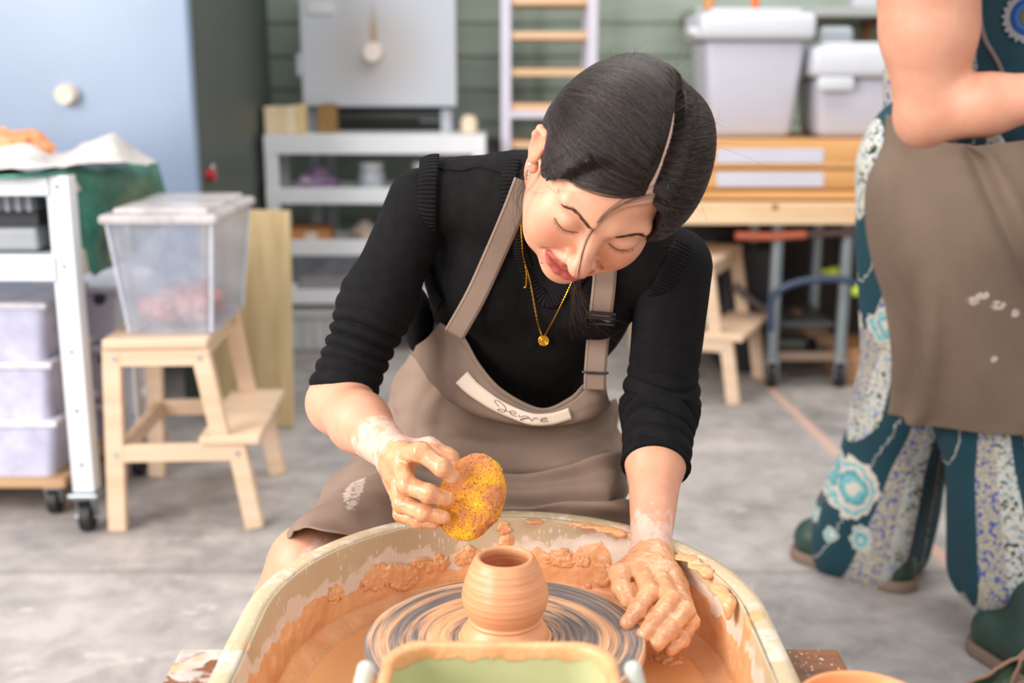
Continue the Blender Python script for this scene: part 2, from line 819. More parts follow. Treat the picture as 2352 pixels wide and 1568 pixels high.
# ================================================================== furniture and stock at the back
M_KILN = plain('blue_grey_enamel', (128, 146, 172), .36, var=.05, scale=3, spec=.8)
M_KILN_SIDE = plain('shaded_kiln_enamel', (70, 78, 72), .5, var=.08, scale=2)  # darker than the door: shade on the kiln's side put into the colour
M_PLUG = plain('fired_plug', (216, 206, 192), .8)
M_RED = plain('red_plastic', (186, 56, 54), .4)
M_STEEL = plain('zinc_steel', (176, 182, 186), .3, .9)
M_RUBBER = plain('black_rubber', (34, 33, 35), .55)
M_WHITE = plain('white_powder_coat', (226, 228, 232), .35, var=.02)
M_WHITE_TAN_LIT = plain('tan_lit_white', (226, 214, 192), .5, var=.03)  # white coat tinted tan: warm light on the cart's sides, in the colour

# large kiln on the left, open stand below
kiln = thing('front_loading_kiln', 'tall blue grey kiln with a pale peephole plug standing at the left', 'kiln', (-1.75, 4.4, 0))
bm = BM()
add_box(bm, (-1.75, 4.45, 1.20), (1.48, 1.20, 1.76), bev=.02)
obj('kiln_body', bm, M_KILN_SIDE, kiln)
bm = BM()
add_box(bm, (-1.755, 3.825, 1.20), (1.49, .05, 1.78), bev=.012)
kd = obj('kiln_door', bm, M_KILN, kiln)
pp = at(158, 217, 3.80)
bm = BM()
add_cyl(bm, pp + np.array([0, .002, 0]), pp + np.array([0, -.045, 0]), .036, .030, 28)
obj('peephole_plug', bm, M_PLUG, kd, True)
for sx in (-1, 1):
    for sy in (-1, 1):
        bm = BM()
        add_box(bm, (-1.75 + sx * .66, 4.45 + sy * .52, .16), (.07, .07, .32), bev=.005)
        obj('leg', bm, M_KILN_SIDE, kiln)
q = at(466, 402, 3.92)
bm = BM()
add_cyl(bm, (-1.012, q[1], q[2]), (-.985, q[1], q[2]), .020, n=20)
obj('switch', bm, M_RED, kiln, True)
bm = BM()
add_tube(bm, [(-1.0, q[1] + .05 + .022 * math.cos(a), q[2] + .012 + .022 * math.sin(a)) for a in np.linspace(0, 2 * math.pi, 20)[:-1]], .004, 6, closed=True)
obj('switch_ring', bm, M_STEEL, kiln, True)

# small kiln on a stand against the wall
def kiln_front():
    t = NT('pale_enamel_scorched')
    co = t.coord()
    p0 = at(857, 118, 4.9)
    x = t.sep(co)
    dx = t.math('SUBTRACT', x[0], float(p0[0]))
    dz = t.math('SUBTRACT', x[2], float(p0[2]))
    # brown scorch fanning up from the peephole
    up = t.step(dz, -.02, .03)
    w = t.math('ADD', .035, t.math('MULTIPLY', t.math('MAXIMUM', dz, 0.0), -.06))
    k = t.math('SUBTRACT', 1.0, t.step(t.math('DIVIDE', t.math('ABSOLUTE', dx), w), .15, 1.0), True)
    k = t.math('MULTIPLY', t.math('MULTIPLY', k, up), t.math('SUBTRACT', 1.0, t.step(dz, .06, .26), True))
    r = t.math('SQRT', t.math('ADD', t.math('MULTIPLY', dx, dx), t.math('MULTIPLY', dz, dz)))
    h = t.math('MULTIPLY', t.math('SUBTRACT', 1.0, t.step(r, .04, .30), True), .35)
    k = t.math('MAXIMUM', t.math('MULTIPLY', k, .85), h)
    c = t.mix(k, lin((190, 194, 202)), lin((150, 122, 72)))
    t.put('Base Color', c)
    t.put('Roughness', .4)
    return t.m


M_KILN2 = plain('pale_grey_enamel', (190, 194, 204), .4, var=.03)
k2 = thing('small_kiln', 'pale grey square kiln with a scorched peephole on a steel stand above the white trolley', 'kiln', (-.55, 5.2, 0))
bm = BM()
add_box(bm, (-.555, 5.24, 1.30), (.615, .56, .62), bev=.012)
obj('kiln_body', bm, M_KILN2, k2)
bm = BM()
add_box(bm, (-.545, 4.945, 1.305), (.635, .03, .625), bev=.008)
d2 = obj('kiln_door', bm, kiln_front(), k2)
pp = at(857, 120, 4.93)
bm = BM()
add_cyl(bm, pp + np.array([0, .003, 0]), pp + np.array([0, -.04, 0]), .040, .036, 28)
obj('peephole_plug', bm, plain('pale_plug', (226, 212, 204), .8), d2, True)
bm = BM()
pl = at(737, 17, 4.925)
add_box(bm, pl, (.11, .002, .05))
obj('rating_plate', bm, plain('grey_label', (206, 206, 210), .4), d2)
for i, z_ in enumerate((1.16, 1.46)):
    bm = BM()
    add_box(bm, (-.868, 4.965, z_), (.03, .06, .09), bev=.008)
    obj('hinge', bm, M_KILN2, k2)
bm = BM()
pk = at(1048, 124, 5.0)
add_cyl(bm, (-.25, 5.0, pk[2]), (-.215, 5.0, pk[2]), .017, n=16)
obj('latch_knob', bm, plain('dull_red_knob', (150, 104, 92), .5), k2, True)
for sx in (-1, 1):
    for sy in (-1, 1):
        bm = BM()
        add_box(bm, (-.552 + sx * .278, 5.22 + sy * .22, .49), (.045, .045, .98), bev=.004)
        obj('leg', bm, M_KILN2, k2)
for sy in (-1, 1):
    bm = BM()
    add_box(bm, (-.552, 5.22 + sy * .22, .955), (.52, .03, .035), bev=.003)
    obj('stand_rail', bm, plain('dark_rail', (52, 54, 52), .5), k2)
bm = BM()
pb_ = at(990, 272, 4.98)
add_box(bm, (pb_[0], 5.06, pb_[2]), (.10, .10, .03), bev=.004)
obj('terminal_box', bm, M_KILN2, k2)

# white shelf trolley
trol = thing('shelf_trolley', 'white metal four-tier shelf trolley standing under the small pale kiln', 'trolley', (-.54, 4.86, 0))
TX0, TX1, TY0, TY1 = -.980, -.105, 4.69, 4.97
CT = (TX0 + TX1) / 2
tiers = [(332, .075), (450, .064), (569, .064), (682, .060)]
tz = []
for py, hgt in tiers:
    p = at(700, py, TY0)
    tz.append(p[2])
    bm = BM()
    add_box(bm, (CT, TY0 + .007, p[2]), (TX1 - TX0, .014, hgt), bev=.003)
    add_box(bm, (CT, TY1 - .007, p[2]), (TX1 - TX0, .014, hgt), bev=.003)
    add_box(bm, (TX0 + .007, (TY0 + TY1) / 2, p[2]), (.014, TY1 - TY0 - .03, hgt), bev=.003)
    add_box(bm, (TX1 - .007, (TY0 + TY1) / 2, p[2]), (.014, TY1 - TY0 - .03, hgt), bev=.003)
    add_box(bm, (CT, (TY0 + TY1) / 2, p[2] + (hgt / 2 - .006 if py == 332 else -.01)), (TX1 - TX0 - .03, TY1 - TY0 - .03, .010))
    obj('shelf', bm, M_WHITE, trol)
for sx in (TX0 + .026, TX1 - .026):
    for sy in (TY0 + .022, TY1 - .022):
        bm = BM()
        add_box(bm, (sx, sy, (tz[0] + .03 + .085) / 2), (.052, .040, tz[0] + .03 - .085), bev=.005)
        obj('post', bm, M_WHITE, trol)
        bm = BM()
        add_cyl(bm, (sx - .012, sy, .036), (sx + .012, sy, .036), .036, n=24)
        w_ = obj('caster', bm, M_RUBBER, trol, True)
        bm = BM()
        add_box(bm, (sx, sy, .070), (.034, .05, .030), bev=.004)
        obj('fork', bm, M_STEEL, w_)


def on_tier(px, k):
    """metres across and the shelf height for a photo column"""
    return at(px, tiers[k][0], TY0 + .1)[0], tz[k] + (.038 if k == 0 else -.005)


# things on the trolley
M_PINE = wood('pine', (226, 196, 152), (204, 166, 118), (0, 0, 1))
for i, (px, w_, h_, cl) in enumerate([(626, .055, .105, (226, 206, 172)), (650, .050, .105, (218, 196, 156)), (672, .035, .108, (228, 212, 180)), (690, .040, .112, (214, 188, 140))]):
    x_, z_ = on_tier(px, 0)
    bm = BM()
    add_box(bm, (x_, TY0 + .14, z_ + h_ / 2), (w_ * .92, .12, h_), bev=.004)
    tag(obj('wood_block', bm, plain('block_wood_%d' % i, cl, .7, var=.08, scale=40)), ['pale wood block at the near left end of the trolley top', 'second pale wood block from the left end of the trolley top', 'third pale wood block standing on the trolley top', 'tallest wood block beside the kiln leg on the trolley top'][i], 'block', 'wood blocks on the trolley top')
x_, z_ = on_tier(745, 0)
bm = BM()
add_box(bm, (x_, TY0 + .22, z_ + .05), (.07, .12, .10), bev=.004)
add_box(bm, (x_ + .01, TY0 + .20, z_ + .108), (.055, .07, .014), bev=.003)
tag(obj('brown_box', bm, plain('brown_card', (142, 108, 64), .7, var=.15)), 'small brown box behind the kiln leg on the trolley top', 'box')
x_, z_ = on_tier(1077, 0)
bm = BM()
add_lathe(bm, [(0, 0), (.028, 0), (.034, .004), (.034, .052), (.030, .058), (.024, .060), (.024, .072), (0, .072)], (x_, TY0 + .12, z_), 28)
tag(obj('cream_jar', bm, plain('cream_glaze', (226, 208, 182), .4), None, True), 'small cream jar at the right end of the trolley top', 'jar')


def cloth_heap(name, c, r, mat, seed, label, cat, zflat):
    S = ell((c[0], c[1], c[2]), r)
    f = lambda P: np.maximum(S(P) - .014 * vnoise(P * np.array([1, 1, 2.2], np.float32), 20, seed) - .008 * vnoise(P, 55, seed + 1), zflat - P[:, 2])
    V, Q = surface(f, np.array(c) - np.array(r) - .03, np.array(c) + np.array(r) + .03, .006, 1)
    o = link_mesh(name, np_mesh(name, V, Q), mat, None, True)
    tag(o, label, cat)
    return o


x_, z_ = on_tier(728, 1)
t = NT('purple_striped_cloth')
_co = t.coord()
t.put('Base Color', t.ramp(t.noise(t.mapped(_co, (2, 2, 10)), 5, 3), [(.35, lin((206, 196, 206))), (.5, lin((158, 112, 158))), (.62, lin((120, 116, 140)))]))
t.put('Roughness', .6)
cloth_heap('cloth_bundle', (x_, TY0 + .12, z_ + .045), (.085, .08, .060), t.m, 5, 'purple and grey bundle of cloth on the second tier of the trolley', 'cloth', z_)
M_GLASS = clear_plastic('jar_glass', (206, 216, 226), .08, .5)
for i, (px, lab) in enumerate(((853, 'pale glass jar on the second tier of the white trolley'), (975, 'pale glass jar partly behind the potter\'s shoulder on the trolley'))):
    x_, z_ = on_tier(px, 1)
    j = thing('glass_jar', lab, 'jar', (x_, TY0 + .13, z_), 0, 'glass jars on the trolley')
    bm = BM()
    add_lathe(bm, [(0, .002), (.048, .002), (.054, .012), (.054, .085), (.044, .098), (.044, .112), (.040, .112), (.040, .096), (.048, .084), (.048, .014), (0, .010)], (x_, TY0 + .13, z_), 32)
    obj('jar_body', bm, plain('milky_glass', (190, 200, 210), .15, coat=.4), j, True)
    bm = BM()
    add_lathe(bm, [(0, .128), (.046, .128), (.048, .124), (.048, .104), (.0445, .104), (.0445, .118), (0, .118)], (x_, TY0 + .13, z_), 32)
    obj('lid', bm, plain('pale_lid', (206, 208, 212), .4), j, True)
x_, z_ = on_tier(880, 1)
bm = BM()
add_box(bm, (x_, TY0 + .07, z_ + .012), (.13, .09, .022), bev=.006)
tag(obj('clay_slab', bm, plain('pinkish_clay_slab', (220, 190, 172), .7)), 'flat pinkish clay slab in front of the glass jar on the trolley', 'clay')
x_, z_ = on_tier(716, 2)
bx = thing('orange_box', 'orange wooden box on the third tier of the trolley', 'box', (x_, TY0 + .12, z_))
bm = BM()
add_box(bm, (x_, TY0 + .12, z_ + .030), (.165, .11, .058), bev=.005)
obj('box_body', bm, plain('orange_wood', (200, 138, 82), .6, var=.12), bx)
bm = BM()
add_box(bm, (x_, TY0 + .12, z_ + .066), (.170, .115, .014), bev=.004)
obj('lid', bm, plain('brown_lid', (150, 96, 56), .6, var=.12), bx)
bm = BM()
add_box(bm, (x_ + .005, TY0 + .063, z_ + .034), (.05, .003, .03))
obj('paper_label', bm, plain('paper_white', (226, 216, 206), .8), bx)
x_, z_ = on_tier(740, 2)
bm = BM()
add_box(bm, (x_ + .02, TY0 + .10, z_ + .005), (.32, .16, .010), bev=.002)
tag(obj('plywood_bat', bm, M_PINE), 'thin plywood bat under the orange box on the trolley', 'board')
bx.location.z += .011
x_, z_ = on_tier(840, 2)
cloth_heap('clay_lump', (x_, TY0 + .14, z_ + .04), (.055, .05, .05), plain('pale_clay', (206, 188, 174), .7), 9, 'pale lump of clay beside the orange box on the trolley', 'clay', z_ + .0)
x_, z_ = on_tier(740, 3)
cont = thing('storage_container', 'low clear container of pale clay on the bottom tier of the trolley', 'container', (x_, TY0 + .13, z_))
bm = BM()
add_box(bm, (x_ + .015, TY0 + .15, z_ + .075), (.27, .16, .145), bev=.01)
obj('container_body', bm, clear_plastic('grey_clear', (176, 180, 188), .2, .45), cont)
bm = BM()
add_box(bm, (x_ + .015, TY0 + .15, z_ + .155), (.285, .175, .016), bev=.005)
obj('lid', bm, plain('pale_blue_lid', (168, 182, 196), .4), cont)
bm = BM()
add_box(bm, (x_ + .02, TY0 + .15, z_ + .042), (.24, .13, .07), bev=.02)
tag(obj('clay_block', bm, plain('pale_pink_clay', (212, 194, 186), .7)), 'pale clay block inside the low clear container on the trolley', 'clay')
x_, z_ = on_tier(672, 3)
bm = BM()
add_lathe(bm, [(0, 0), (.030, 0), (.034, .01), (.034, .04), (.028, .055), (0, .058)], (x_ - .0, TY0 + .045, z_), 24)
tag(obj('white_cup', bm, plain('grey_white_glaze', (196, 196, 200), .4), None, True), 'small grey-white cup left of the low clear container', 'cup')
# white bucket under the trolley
for i, (px, w_, lab) in enumerate(((755, .36, 'low white lidded crate on the floor under the trolley'),)):
    x_ = at(790, 740, TY0 + .16)[0]
    ck = thing('lidded_crate', lab, 'crate', (x_, TY0 + .16, 0))
    bm = BM()
    add_box(bm, (x_, TY0 + .16, .078), (.44, .24, .150), bev=.012, taper=.93)
    obj('crate_body', bm, plain('grey_white_crate', (196, 198, 196), .5), ck)
    bm = BM()
    add_box(bm, (x_, TY0 + .16, .170), (.47, .27, .036), bev=.01)
    obj('lid', bm, plain('crate_lid_white', (216, 218, 220), .4), ck)
    for k in range(9):
        bm = BM()
        add_box(bm, (x_ - .19 + k * .0475, TY0 + .038, .08), (.012, .006, .11), bev=.002)
        obj('rib', bm, plain('grey_white_crate', (196, 198, 196), .5), ck)
# dark bin between trolley and rack
x_ = at(1130, 345, 4.95)
bm = BM()
add_lathe(bm, [(0, 0), (.10, 0), (.115, .05), (.115, x_[2] - .03), (.10, x_[2]), (.05, x_[2] + .035), (0, x_[2] + .04)], (x_[0] + .0, 5.18, 0), 32)
tag(obj('dark_bin', bm, plain('black_bin', (38, 42, 38), .5), None, True), 'dark round bin between the white trolley and the slatted rack', 'bin')

# drying rack with wooden slats
rack = thing('drying_rack', 'pale lilac metal rack with wooden slats against the green wall', 'rack', (.16, 5.1, 0))
M_LILAC = plain('pale_lilac_metal', (206, 202, 216), .4, var=.03)
RX0, RX1 = -.045, .345
for sx in (RX0 + .02, RX1 - .02):
    for sy in (4.9, 5.28):
        bm = BM()
        add_box(bm, (sx, sy, .90), (.042, .03, 1.80), bev=.005)
        obj('upright', bm, M_LILAC, rack)
M_SLAT = wood('slat_wood', (226, 190, 154), (206, 160, 118), (1, 0, 0))
M_SLATU = M_SLAT
for py in (-78, 2, 82, 166, 247, 332, 410, 490, 570, 650):
    p = at(1275, py, 4.92)
    bm = BM()
    add_box(bm, ((RX0 + RX1) / 2, 5.09, p[2]), (RX1 - RX0 - .06, .36, .030), bev=.003)
    obj('slat', bm, M_SLAT, rack)
for py in (263, 620):
    p = at(1275, py, 4.9)
    bm = BM()
    add_box(bm, ((RX0 + RX1) / 2, 4.9, p[2]), (RX1 - RX0 - .04, .028, .030), bev=.003)
    obj('crossbar', bm, M_LILAC, rack)

# shelf on the wall at the top right, with small stock
shelf = thing('wall_shelf', 'grey wall shelf on brown brackets above the white bins', 'shelf', (1.5, 5.4, 1.4))
ps = at(1950, 26, 5.15)
bm = BM()
add_box(bm, (1.55, 5.38, ps[2]), (1.55, .46, .040), bev=.004)
obj('shelf_board', bm, plain('grey_shelf', (176, 180, 180), .5), shelf)
for x_ in (.86, 1.62, 2.1):
    bm = BM()
    add_box(bm, (x_, 5.56, ps[2] - .10), (.03, .05, .16), bev=.003)
    add_box(bm, (x_, 5.40, ps[2] - .035), (.03, .36, .03), bev=.003)
    obj('bracket', bm, plain('brown_bracket', (150, 100, 62), .6), shelf)
for i, (px, w_, h_, cl, lab) in enumerate([(1995, .16, .07, (206, 208, 214), 'white lidded box on the wall shelf')]):
    x_ = at(px, 5, 5.25)[0]
    bm = BM()
    if i == 0:
        add_box(bm, (x_, 5.27, ps[2] + .02 + h_ / 2), (w_, .14, h_), bev=.008)
        add_box(bm, (x_, 5.27, ps[2] + .02 + h_ + .008), (w_ + .01, .15, .016), bev=.004)
    else:
        add_lathe(bm, [(0, 0), (w_ * .45, 0), (w_ * .5, .01), (w_ * .5, h_ * .8), (w_ * .35, h_), (0, h_)], (x_, 5.27, ps[2] + .02), 20)
    tag(obj(['lidded_box', 'orange_tool', 'brown_jar'][i], bm, plain('shelf_stock_%d' % i, cl, .5), None, i > 0), lab, ['box', 'tool', 'jar'][i])

# ---- work bench with a wide plan chest and bins on it
BY = 4.10
bench = thing('work_bench', 'pale timber work bench under the wooden chest at the right', 'bench', (.95, 4.4, 0))
zt, zb = at(1800, 468, BY)[2], at(1800, 516, BY)[2]
M_PINE2 = wood('pale_pine', (232, 202, 164), (214, 174, 130), (1, 0, 0))
bm = BM()
add_box(bm, (1.35, BY + .40, (zt + zb) / 2), (1.72, .80, zt - zb), bev=.006)
obj('bench_top', bm, M_PINE2, bench)
for x_ in (.53, 2.15):
    for y_ in (BY + .08, BY + .72):
        bm = BM()
        add_box(bm, (x_, y_, zb / 2), (.07, .07, zb), bev=.004)
        obj('leg', bm, M_PINE2, bench)
bm = BM()
kn = at(1800, 476, BY)
add_cyl(bm, (kn[0] - .03, BY - .001, kn[2] + .0), (kn[0] - .03, BY + .002, kn[2]), .012, n=16)
obj('knot', bm, plain('wood_knot', (156, 108, 68), .6), bench)

chest = thing('plan_chest', 'honey wood chest of two wide drawers with white label strips on the bench', 'chest', (1.1, 4.4, zt))
M_HONEY = wood('honey_wood', (216, 164, 104), (190, 136, 80), (1, 0, 0))
CYF = BY + .08
ct = at(1800, 322, CYF)[2]
cb = zt
cx0, cx1 = at(1592, 400, CYF)[0], at(2090, 400, CYF)[0]
bm = BM()
add_box(bm, ((cx0 + cx1) / 2, CYF + .32, (ct + cb) / 2 + .001), (cx1 - cx0, .60, ct - cb - .002), bev=.006)
obj('chest_body', bm, M_HONEY, chest)
M_LABEL = plain('white_label', (198, 198, 212), .6, var=.03)
zd = at(1800, 388, CYF)[2]
for (z0, z1) in ((zd + .004, ct - .012), (cb + .012 + (zd - cb) * .30, zd - .004)):
    bm = BM()
    add_box(bm, ((cx0 + cx1) / 2, CYF + .006, (z0 + z1) / 2), (cx1 - cx0 - .02, .026, z1 - z0), bev=.004)
    dr = obj('drawer', bm, M_HONEY, chest)
    pyc = 358 if z0 > zd else 412
    a, b = at(1646, pyc, CYF - .01), at(1892, pyc - 3, CYF - .01)
    bm = BM()
    add_box(bm, ((a[0] + b[0]) / 2, CYF - .009, a[2]), (b[0] - a[0], .003, .050), bev=.001)
    obj('label_strip', bm, M_LABEL, dr)
bm = BM()
add_box(bm, ((cx0 + cx1) / 2, CYF + .004, cb + .008 + (zd - cb) * .13), (cx1 - cx0 - .01, .03, (zd - cb) * .24), bev=.003)
obj('plinth', bm, M_HONEY, chest)

M_BIN = plain('white_bin_plastic', (190, 190, 202), .4, var=.02)
M_BINLID = plain('white_bin_lid', (204, 206, 213), .35, var=.02)


def bin_(name, x0, x1, zt_, zl, yf, depth, label, taper, notch):
    cx = (x0 + x1) / 2
    b = thing(name, label, 'bin', (cx, yf + depth / 2, ct))
    w = x1 - x0
    h_ = zl - ct
    bm = BM()
    add_box(bm, (cx, yf + depth / 2, ct + h_ / 2), (w, depth, h_), bev=.03, seg=3, taper=taper)
    obj('bin_body', bm, M_BIN, b, True)
    bm = BM()
    lh = zt_ - zl
    add_box(bm, (cx, yf + depth / 2 - .006, zl + lh * .5), (w + .05, depth + .05, lh), bev=.025, seg=3)
    add_box(bm, (cx, yf + depth / 2, zt_ + .006), (w - .04, depth - .04, .018), bev=.008)
    lid = obj('lid', bm, M_BINLID, b, True)
    if notch:
        bm = BM()
        add_box(bm, (x0 + .06, yf - .022, zl - .022), (.13, .03, .05), bev=.012)
        obj('lid_clip', bm, M_BINLID, lid, True)
    else:
        bm = BM()
        add_box(bm, (x0 - .035, yf + .04, zl + lh * .28), (.05, .10, .03), (0, .5, 0), bev=.008)
        obj('lid_clip', bm, M_BINLID, lid, True)
    return b


bf = CYF + .10
p0, p1 = at(1612, 100, bf), at(1868, 100, bf)
bin_('lidded_bin', p0[0] + .012, p1[0] - .02, at(1700, 28, bf)[2], at(1700, 92, bf)[2], bf, .36, 'taller white lidded bin at the left end of the wooden chest', .82, False)
p0, p1 = at(1868, 200, bf), at(2110, 200, bf)
bin_('lidded_bin', p0[0] + .012, p1[0] - .01, at(1950, 106, bf)[2], at(1950, 178, bf)[2], bf, .34, 'shorter white lidded bin with a front clip, second on the wooden chest', .88, True)
lid_z = at(1700, 28, bf)[2] + .0155
for nm_, px, w_, h_, cl, lab in (('orange_tool', 1737, .028, .12, (232, 112, 48), 'orange handled tool standing on the lid of the taller white bin'), ('brown_jar', 1630, .040, .11, (206, 142, 84), 'small brown jar at the left end of the taller bin lid')):
    x_ = at(px, 20, bf + .12)[0]
    bm = BM()
    add_lathe(bm, [(0, 0), (w_ * .45, 0), (w_ * .5, .01), (w_ * .5, h_ * .8), (w_ * .35, h_), (0, h_)], (x_, bf + .14, lid_z), 20)
    tag(obj(nm_, bm, plain('stock_' + nm_, cl, .5), None, True), lab, 'tool' if 'tool' in nm_ else 'jar')
pq = at(1920, 70, bf + .42)
bm = BM()
add_box(bm, (pq[0], bf + .42, (pq[2] + ct) / 2), (.13, .05, pq[2] - ct + .03), (0, .0, 0), bev=.02)
tag(obj('storage_tub', bm, plain('grey_tub', (176, 182, 190), .5)), 'grey tub standing behind the two white lidded bins', 'tub')

# steel trolley and clutter below the bench
mt = thing('steel_trolley', 'tubular steel trolley on casters under the work bench', 'trolley', (1.08, 4.3, 0))
M_TUBE = plain('grey_steel_tube', (150, 160, 166), .35, .6)
x0, x1 = at(1786, 700, 4.15)[0], at(1946, 700, 4.15)[0]
for x_ in (x0, x1):
    for y_ in (4.20, 4.62):
        bm = BM()
        add_cyl(bm, (x_, y_, .10), (x_, y_, zb - .005), .022, n=20)
        obj('post', bm, M_TUBE, mt, True)
        bm = BM()
        add_cyl(bm, (x_ - .014, y_, .045), (x_ + .014, y_, .045), .045, n=24)
        cst = obj('caster', bm, M_RUBBER, mt, True)
        bm = BM()
        add_box(bm, (x_ + .02, y_, .065), (.008, .04, .07), bev=.002)
        add_box(bm, (x_ - .02, y_, .065), (.008, .04, .07), bev=.002)
        add_box(bm, (x_, y_, .098), (.05, .05, .008), bev=.002)
        obj('fork', bm, M_STEEL, cst)
for y_ in (4.20, 4.62):
    bm = BM()
    add_box(bm, ((x0 + x1) / 2, y_, .115), (x1 - x0 + .05, .03, .03), bev=.004)
    obj('rail', bm, plain('rusty_rail', (134, 114, 98), .6), mt)
bm = BM()
add_box(bm, ((x0 + x1) / 2, 4.41, .23), (x1 - x0 - .05, .40, .02), bev=.004)
obj('tray', bm, plain('dark_tray', (66, 68, 70), .5), mt)
M_DARK = plain('under_bench_shade', (46, 36, 32), .7, var=.2)  # dark sheet added in place of the shade under the bench
bm = BM()
add_box(bm, (1.35, 4.86, .31), (1.6, .04, .56), bev=.004)
tag(obj('shade_backdrop', bm, M_DARK), 'added dark brown sheet for the shade at the back under the bench', 'board')
bm = BM()
p = at(1765, 540, 4.13)
add_tube(bm, [at(1690, 541, 4.13), at(1760, 543, 4.13), at(1850, 538, 4.13)], .016, 14)
tag(obj('copper_pipe', bm, plain('orange_red_pipe', (176, 92, 66), .5), None, True), 'orange-red pipe lying across under the bench edge', 'pipe')
bm = BM()
add_tube(bm, [at(1850, 538, 4.14), at(1920, 534, 4.14), at(2010, 532, 4.14)], .014, 14)
tag(obj('brown_pipe', bm, plain('dark_brown_pipe', (86, 66, 60), .5), None, True), 'dark brown pipe right of the orange-red pipe under the bench', 'pipe')
bm = BM()
hp = crom(np.array([at(1770, 760, 4.12), at(1772, 690, 4.10), at(1800, 660, 4.08), at(1860, 643, 4.06), at(1930, 642, 4.06), at(1972, 660, 4.08), at(1990, 720, 4.12), at(1985, 800, 4.16)]), 60)
add_tube(bm, hp, .013, 12)
tag(obj('water_hose', bm, plain('dark_blue_hose', (52, 66, 92), .4), None, True), 'dark blue hose looped around the steel trolley posts', 'hose')
bm = BM()
pv = at(1925, 624, 4.30)
add_box(bm, pv, (.07, .05, .035), bev=.012)
add_cyl(bm, pv + np.array([-.035, 0, 0]), pv + np.array([-.06, 0, 0]), .010, n=14)
tag(obj('hose_nozzle', bm, plain('yellow_green_plastic', (168, 180, 50), .4)), 'yellow-green hose nozzle above the blue hose', 'nozzle')
bm = BM()
pv = at(1967, 668, 4.07)
add_sphere(bm, pv, (.018, .016, .020))
add_cyl(bm, pv + np.array([0, 0, .015]), pv + np.array([0, 0, .032]), .009, n=14)
tag(obj('hose_connector', bm, plain('lime_plastic', (178, 206, 40), .35), None, True), 'lime green connector on the end of the blue hose', 'connector')
bm = BM()
add_box(bm, at(1880, 765, 4.38), (.26, .05, .055), (0, .62, 0), bev=.006)
tag(obj('wood_offcut', bm, wood('brown_offcut', (150, 120, 92), (116, 88, 62))), 'brown timber offcut leaning inside the steel trolley', 'timber')
bm = BM()
p = at(1990, 815, 4.30)
add_box(bm, (p[0] + .05, 4.34, .07), (.34, .26, .14), bev=.01)
tag(obj('wooden_crate', bm, wood('crate_wood', (176, 132, 92), (142, 100, 66))), 'low wooden crate on the floor right of the steel trolley', 'crate')
bm = BM()
p = at(1700, 700, 4.45)
add_box(bm, (p[0] + .03, 4.55, .24), (.20, .30, .48), bev=.012)  # dark box added to fill the shaded space under the bench
tag(obj('dark_fill_box', bm, plain('dark_fill_box', (34, 34, 36), .5)), 'added tall dark box for the shade behind the step stool under the bench', 'crate')
bm = BM()
add_tube(bm, [at(1685, 655, 4.36), at(1745, 705, 4.34), at(1765, 712, 4.34)], [.016, .016, .012], 12)
tag(obj('steel_bar', bm, plain('dull_bar', (120, 112, 110), .4, .5), None, True), 'dull metal bar leaning against the added dark box under the bench', 'bar')
# ---- step stool: two steps on splayed legs (local: front = -y side with the low step)
M_BIRCH = wood('birch', (230, 202, 174), (216, 184, 152), (1, 0, 0), .8)
M_BOLT = plain('bolt_head', (206, 208, 210), .3, .8)


def make_stool(label):
    """local x = across the side frame (low step towards +x), y = width of the stool"""
    s = thing('step_stool', label, 'step stool', (0, 0, 0), 0, 'birch step stools')
    W = .205
    B = lambda: BM()

    def bar(name, a, b, w, d):
        bm = BM()
        a, b = np.array(a, float), np.array(b, float)
        up = np.array([0, 1.0, 0])
        dv = unit(b - a)
        sx_ = unit(np.cross(up, dv))
        vs = []
        for p in (a, b):
            vs.append([bm.verts.new(p + sx_ * w / 2 * i + up * d / 2 * j) for i, j in ((-1, -1), (1, -1), (1, 1), (-1, 1))])
        for k in range(4):
            bm.faces.new((vs[0][k], vs[0][(k + 1) % 4], vs[1][(k + 1) % 4], vs[1][k]))
        bm.faces.new(vs[0][::-1])
        bm.faces.new(vs[1])
        bmesh.ops.bevel(bm, geom=list(bm.edges), offset=.003, segments=2, affect='EDGES')
        local_obj(name, bm, M_BIRCH, s)

    for sy in (-1, 1):
        y_ = sy * W
        bar('leg', (-.170, y_, 0), (-.150, y_, .475), .046, .026)
        bar('leg', (.105, y_, .225), (.062, y_, .475), .046, .026)
        bar('leg', (.175, y_, 0), (.140, y_, .225), .046, .026)
        bm = BM()
        add_box(bm, (-.045, y_, .452), (.19, .024, .044), bev=.003)
        local_obj('top_rail', bm, M_BIRCH, s)
        bm = BM()
        add_box(bm, (-.010, y_, .205), (.31, .024, .044), bev=.003)
        local_obj('side_rail', bm, M_BIRCH, s)
        for (bx_, bz_) in ((-.146, .452), (.060, .452), (-.160, .205), (.140, .205)):
            bm = BM()
            add_cyl(bm, (bx_, y_ + sy * .012, bz_), (bx_, y_ + sy * .0175, bz_), .0075, .0060, 14)
            local_obj('bolt', bm, M_BOLT, s)
    bm = BM()
    add_box(bm, (-.042, 0, .488), (.255, .45, .024), bev=.005)
    local_obj('top_step', bm, M_BIRCH, s)
    bm = BM()
    add_box(bm, (.125, 0, .238), (.150, .45, .022), bev=.005)
    local_obj('lower_step', bm, M_BIRCH, s)
    for (x_, z_) in ((-.150, .205), (.055, .452), (-.140, .452)):
        bm = BM()
        add_box(bm, (x_, 0, z_), (.022, .39, .044), bev=.003)
        local_obj('cross_rail', bm, M_BIRCH, s)
    return s


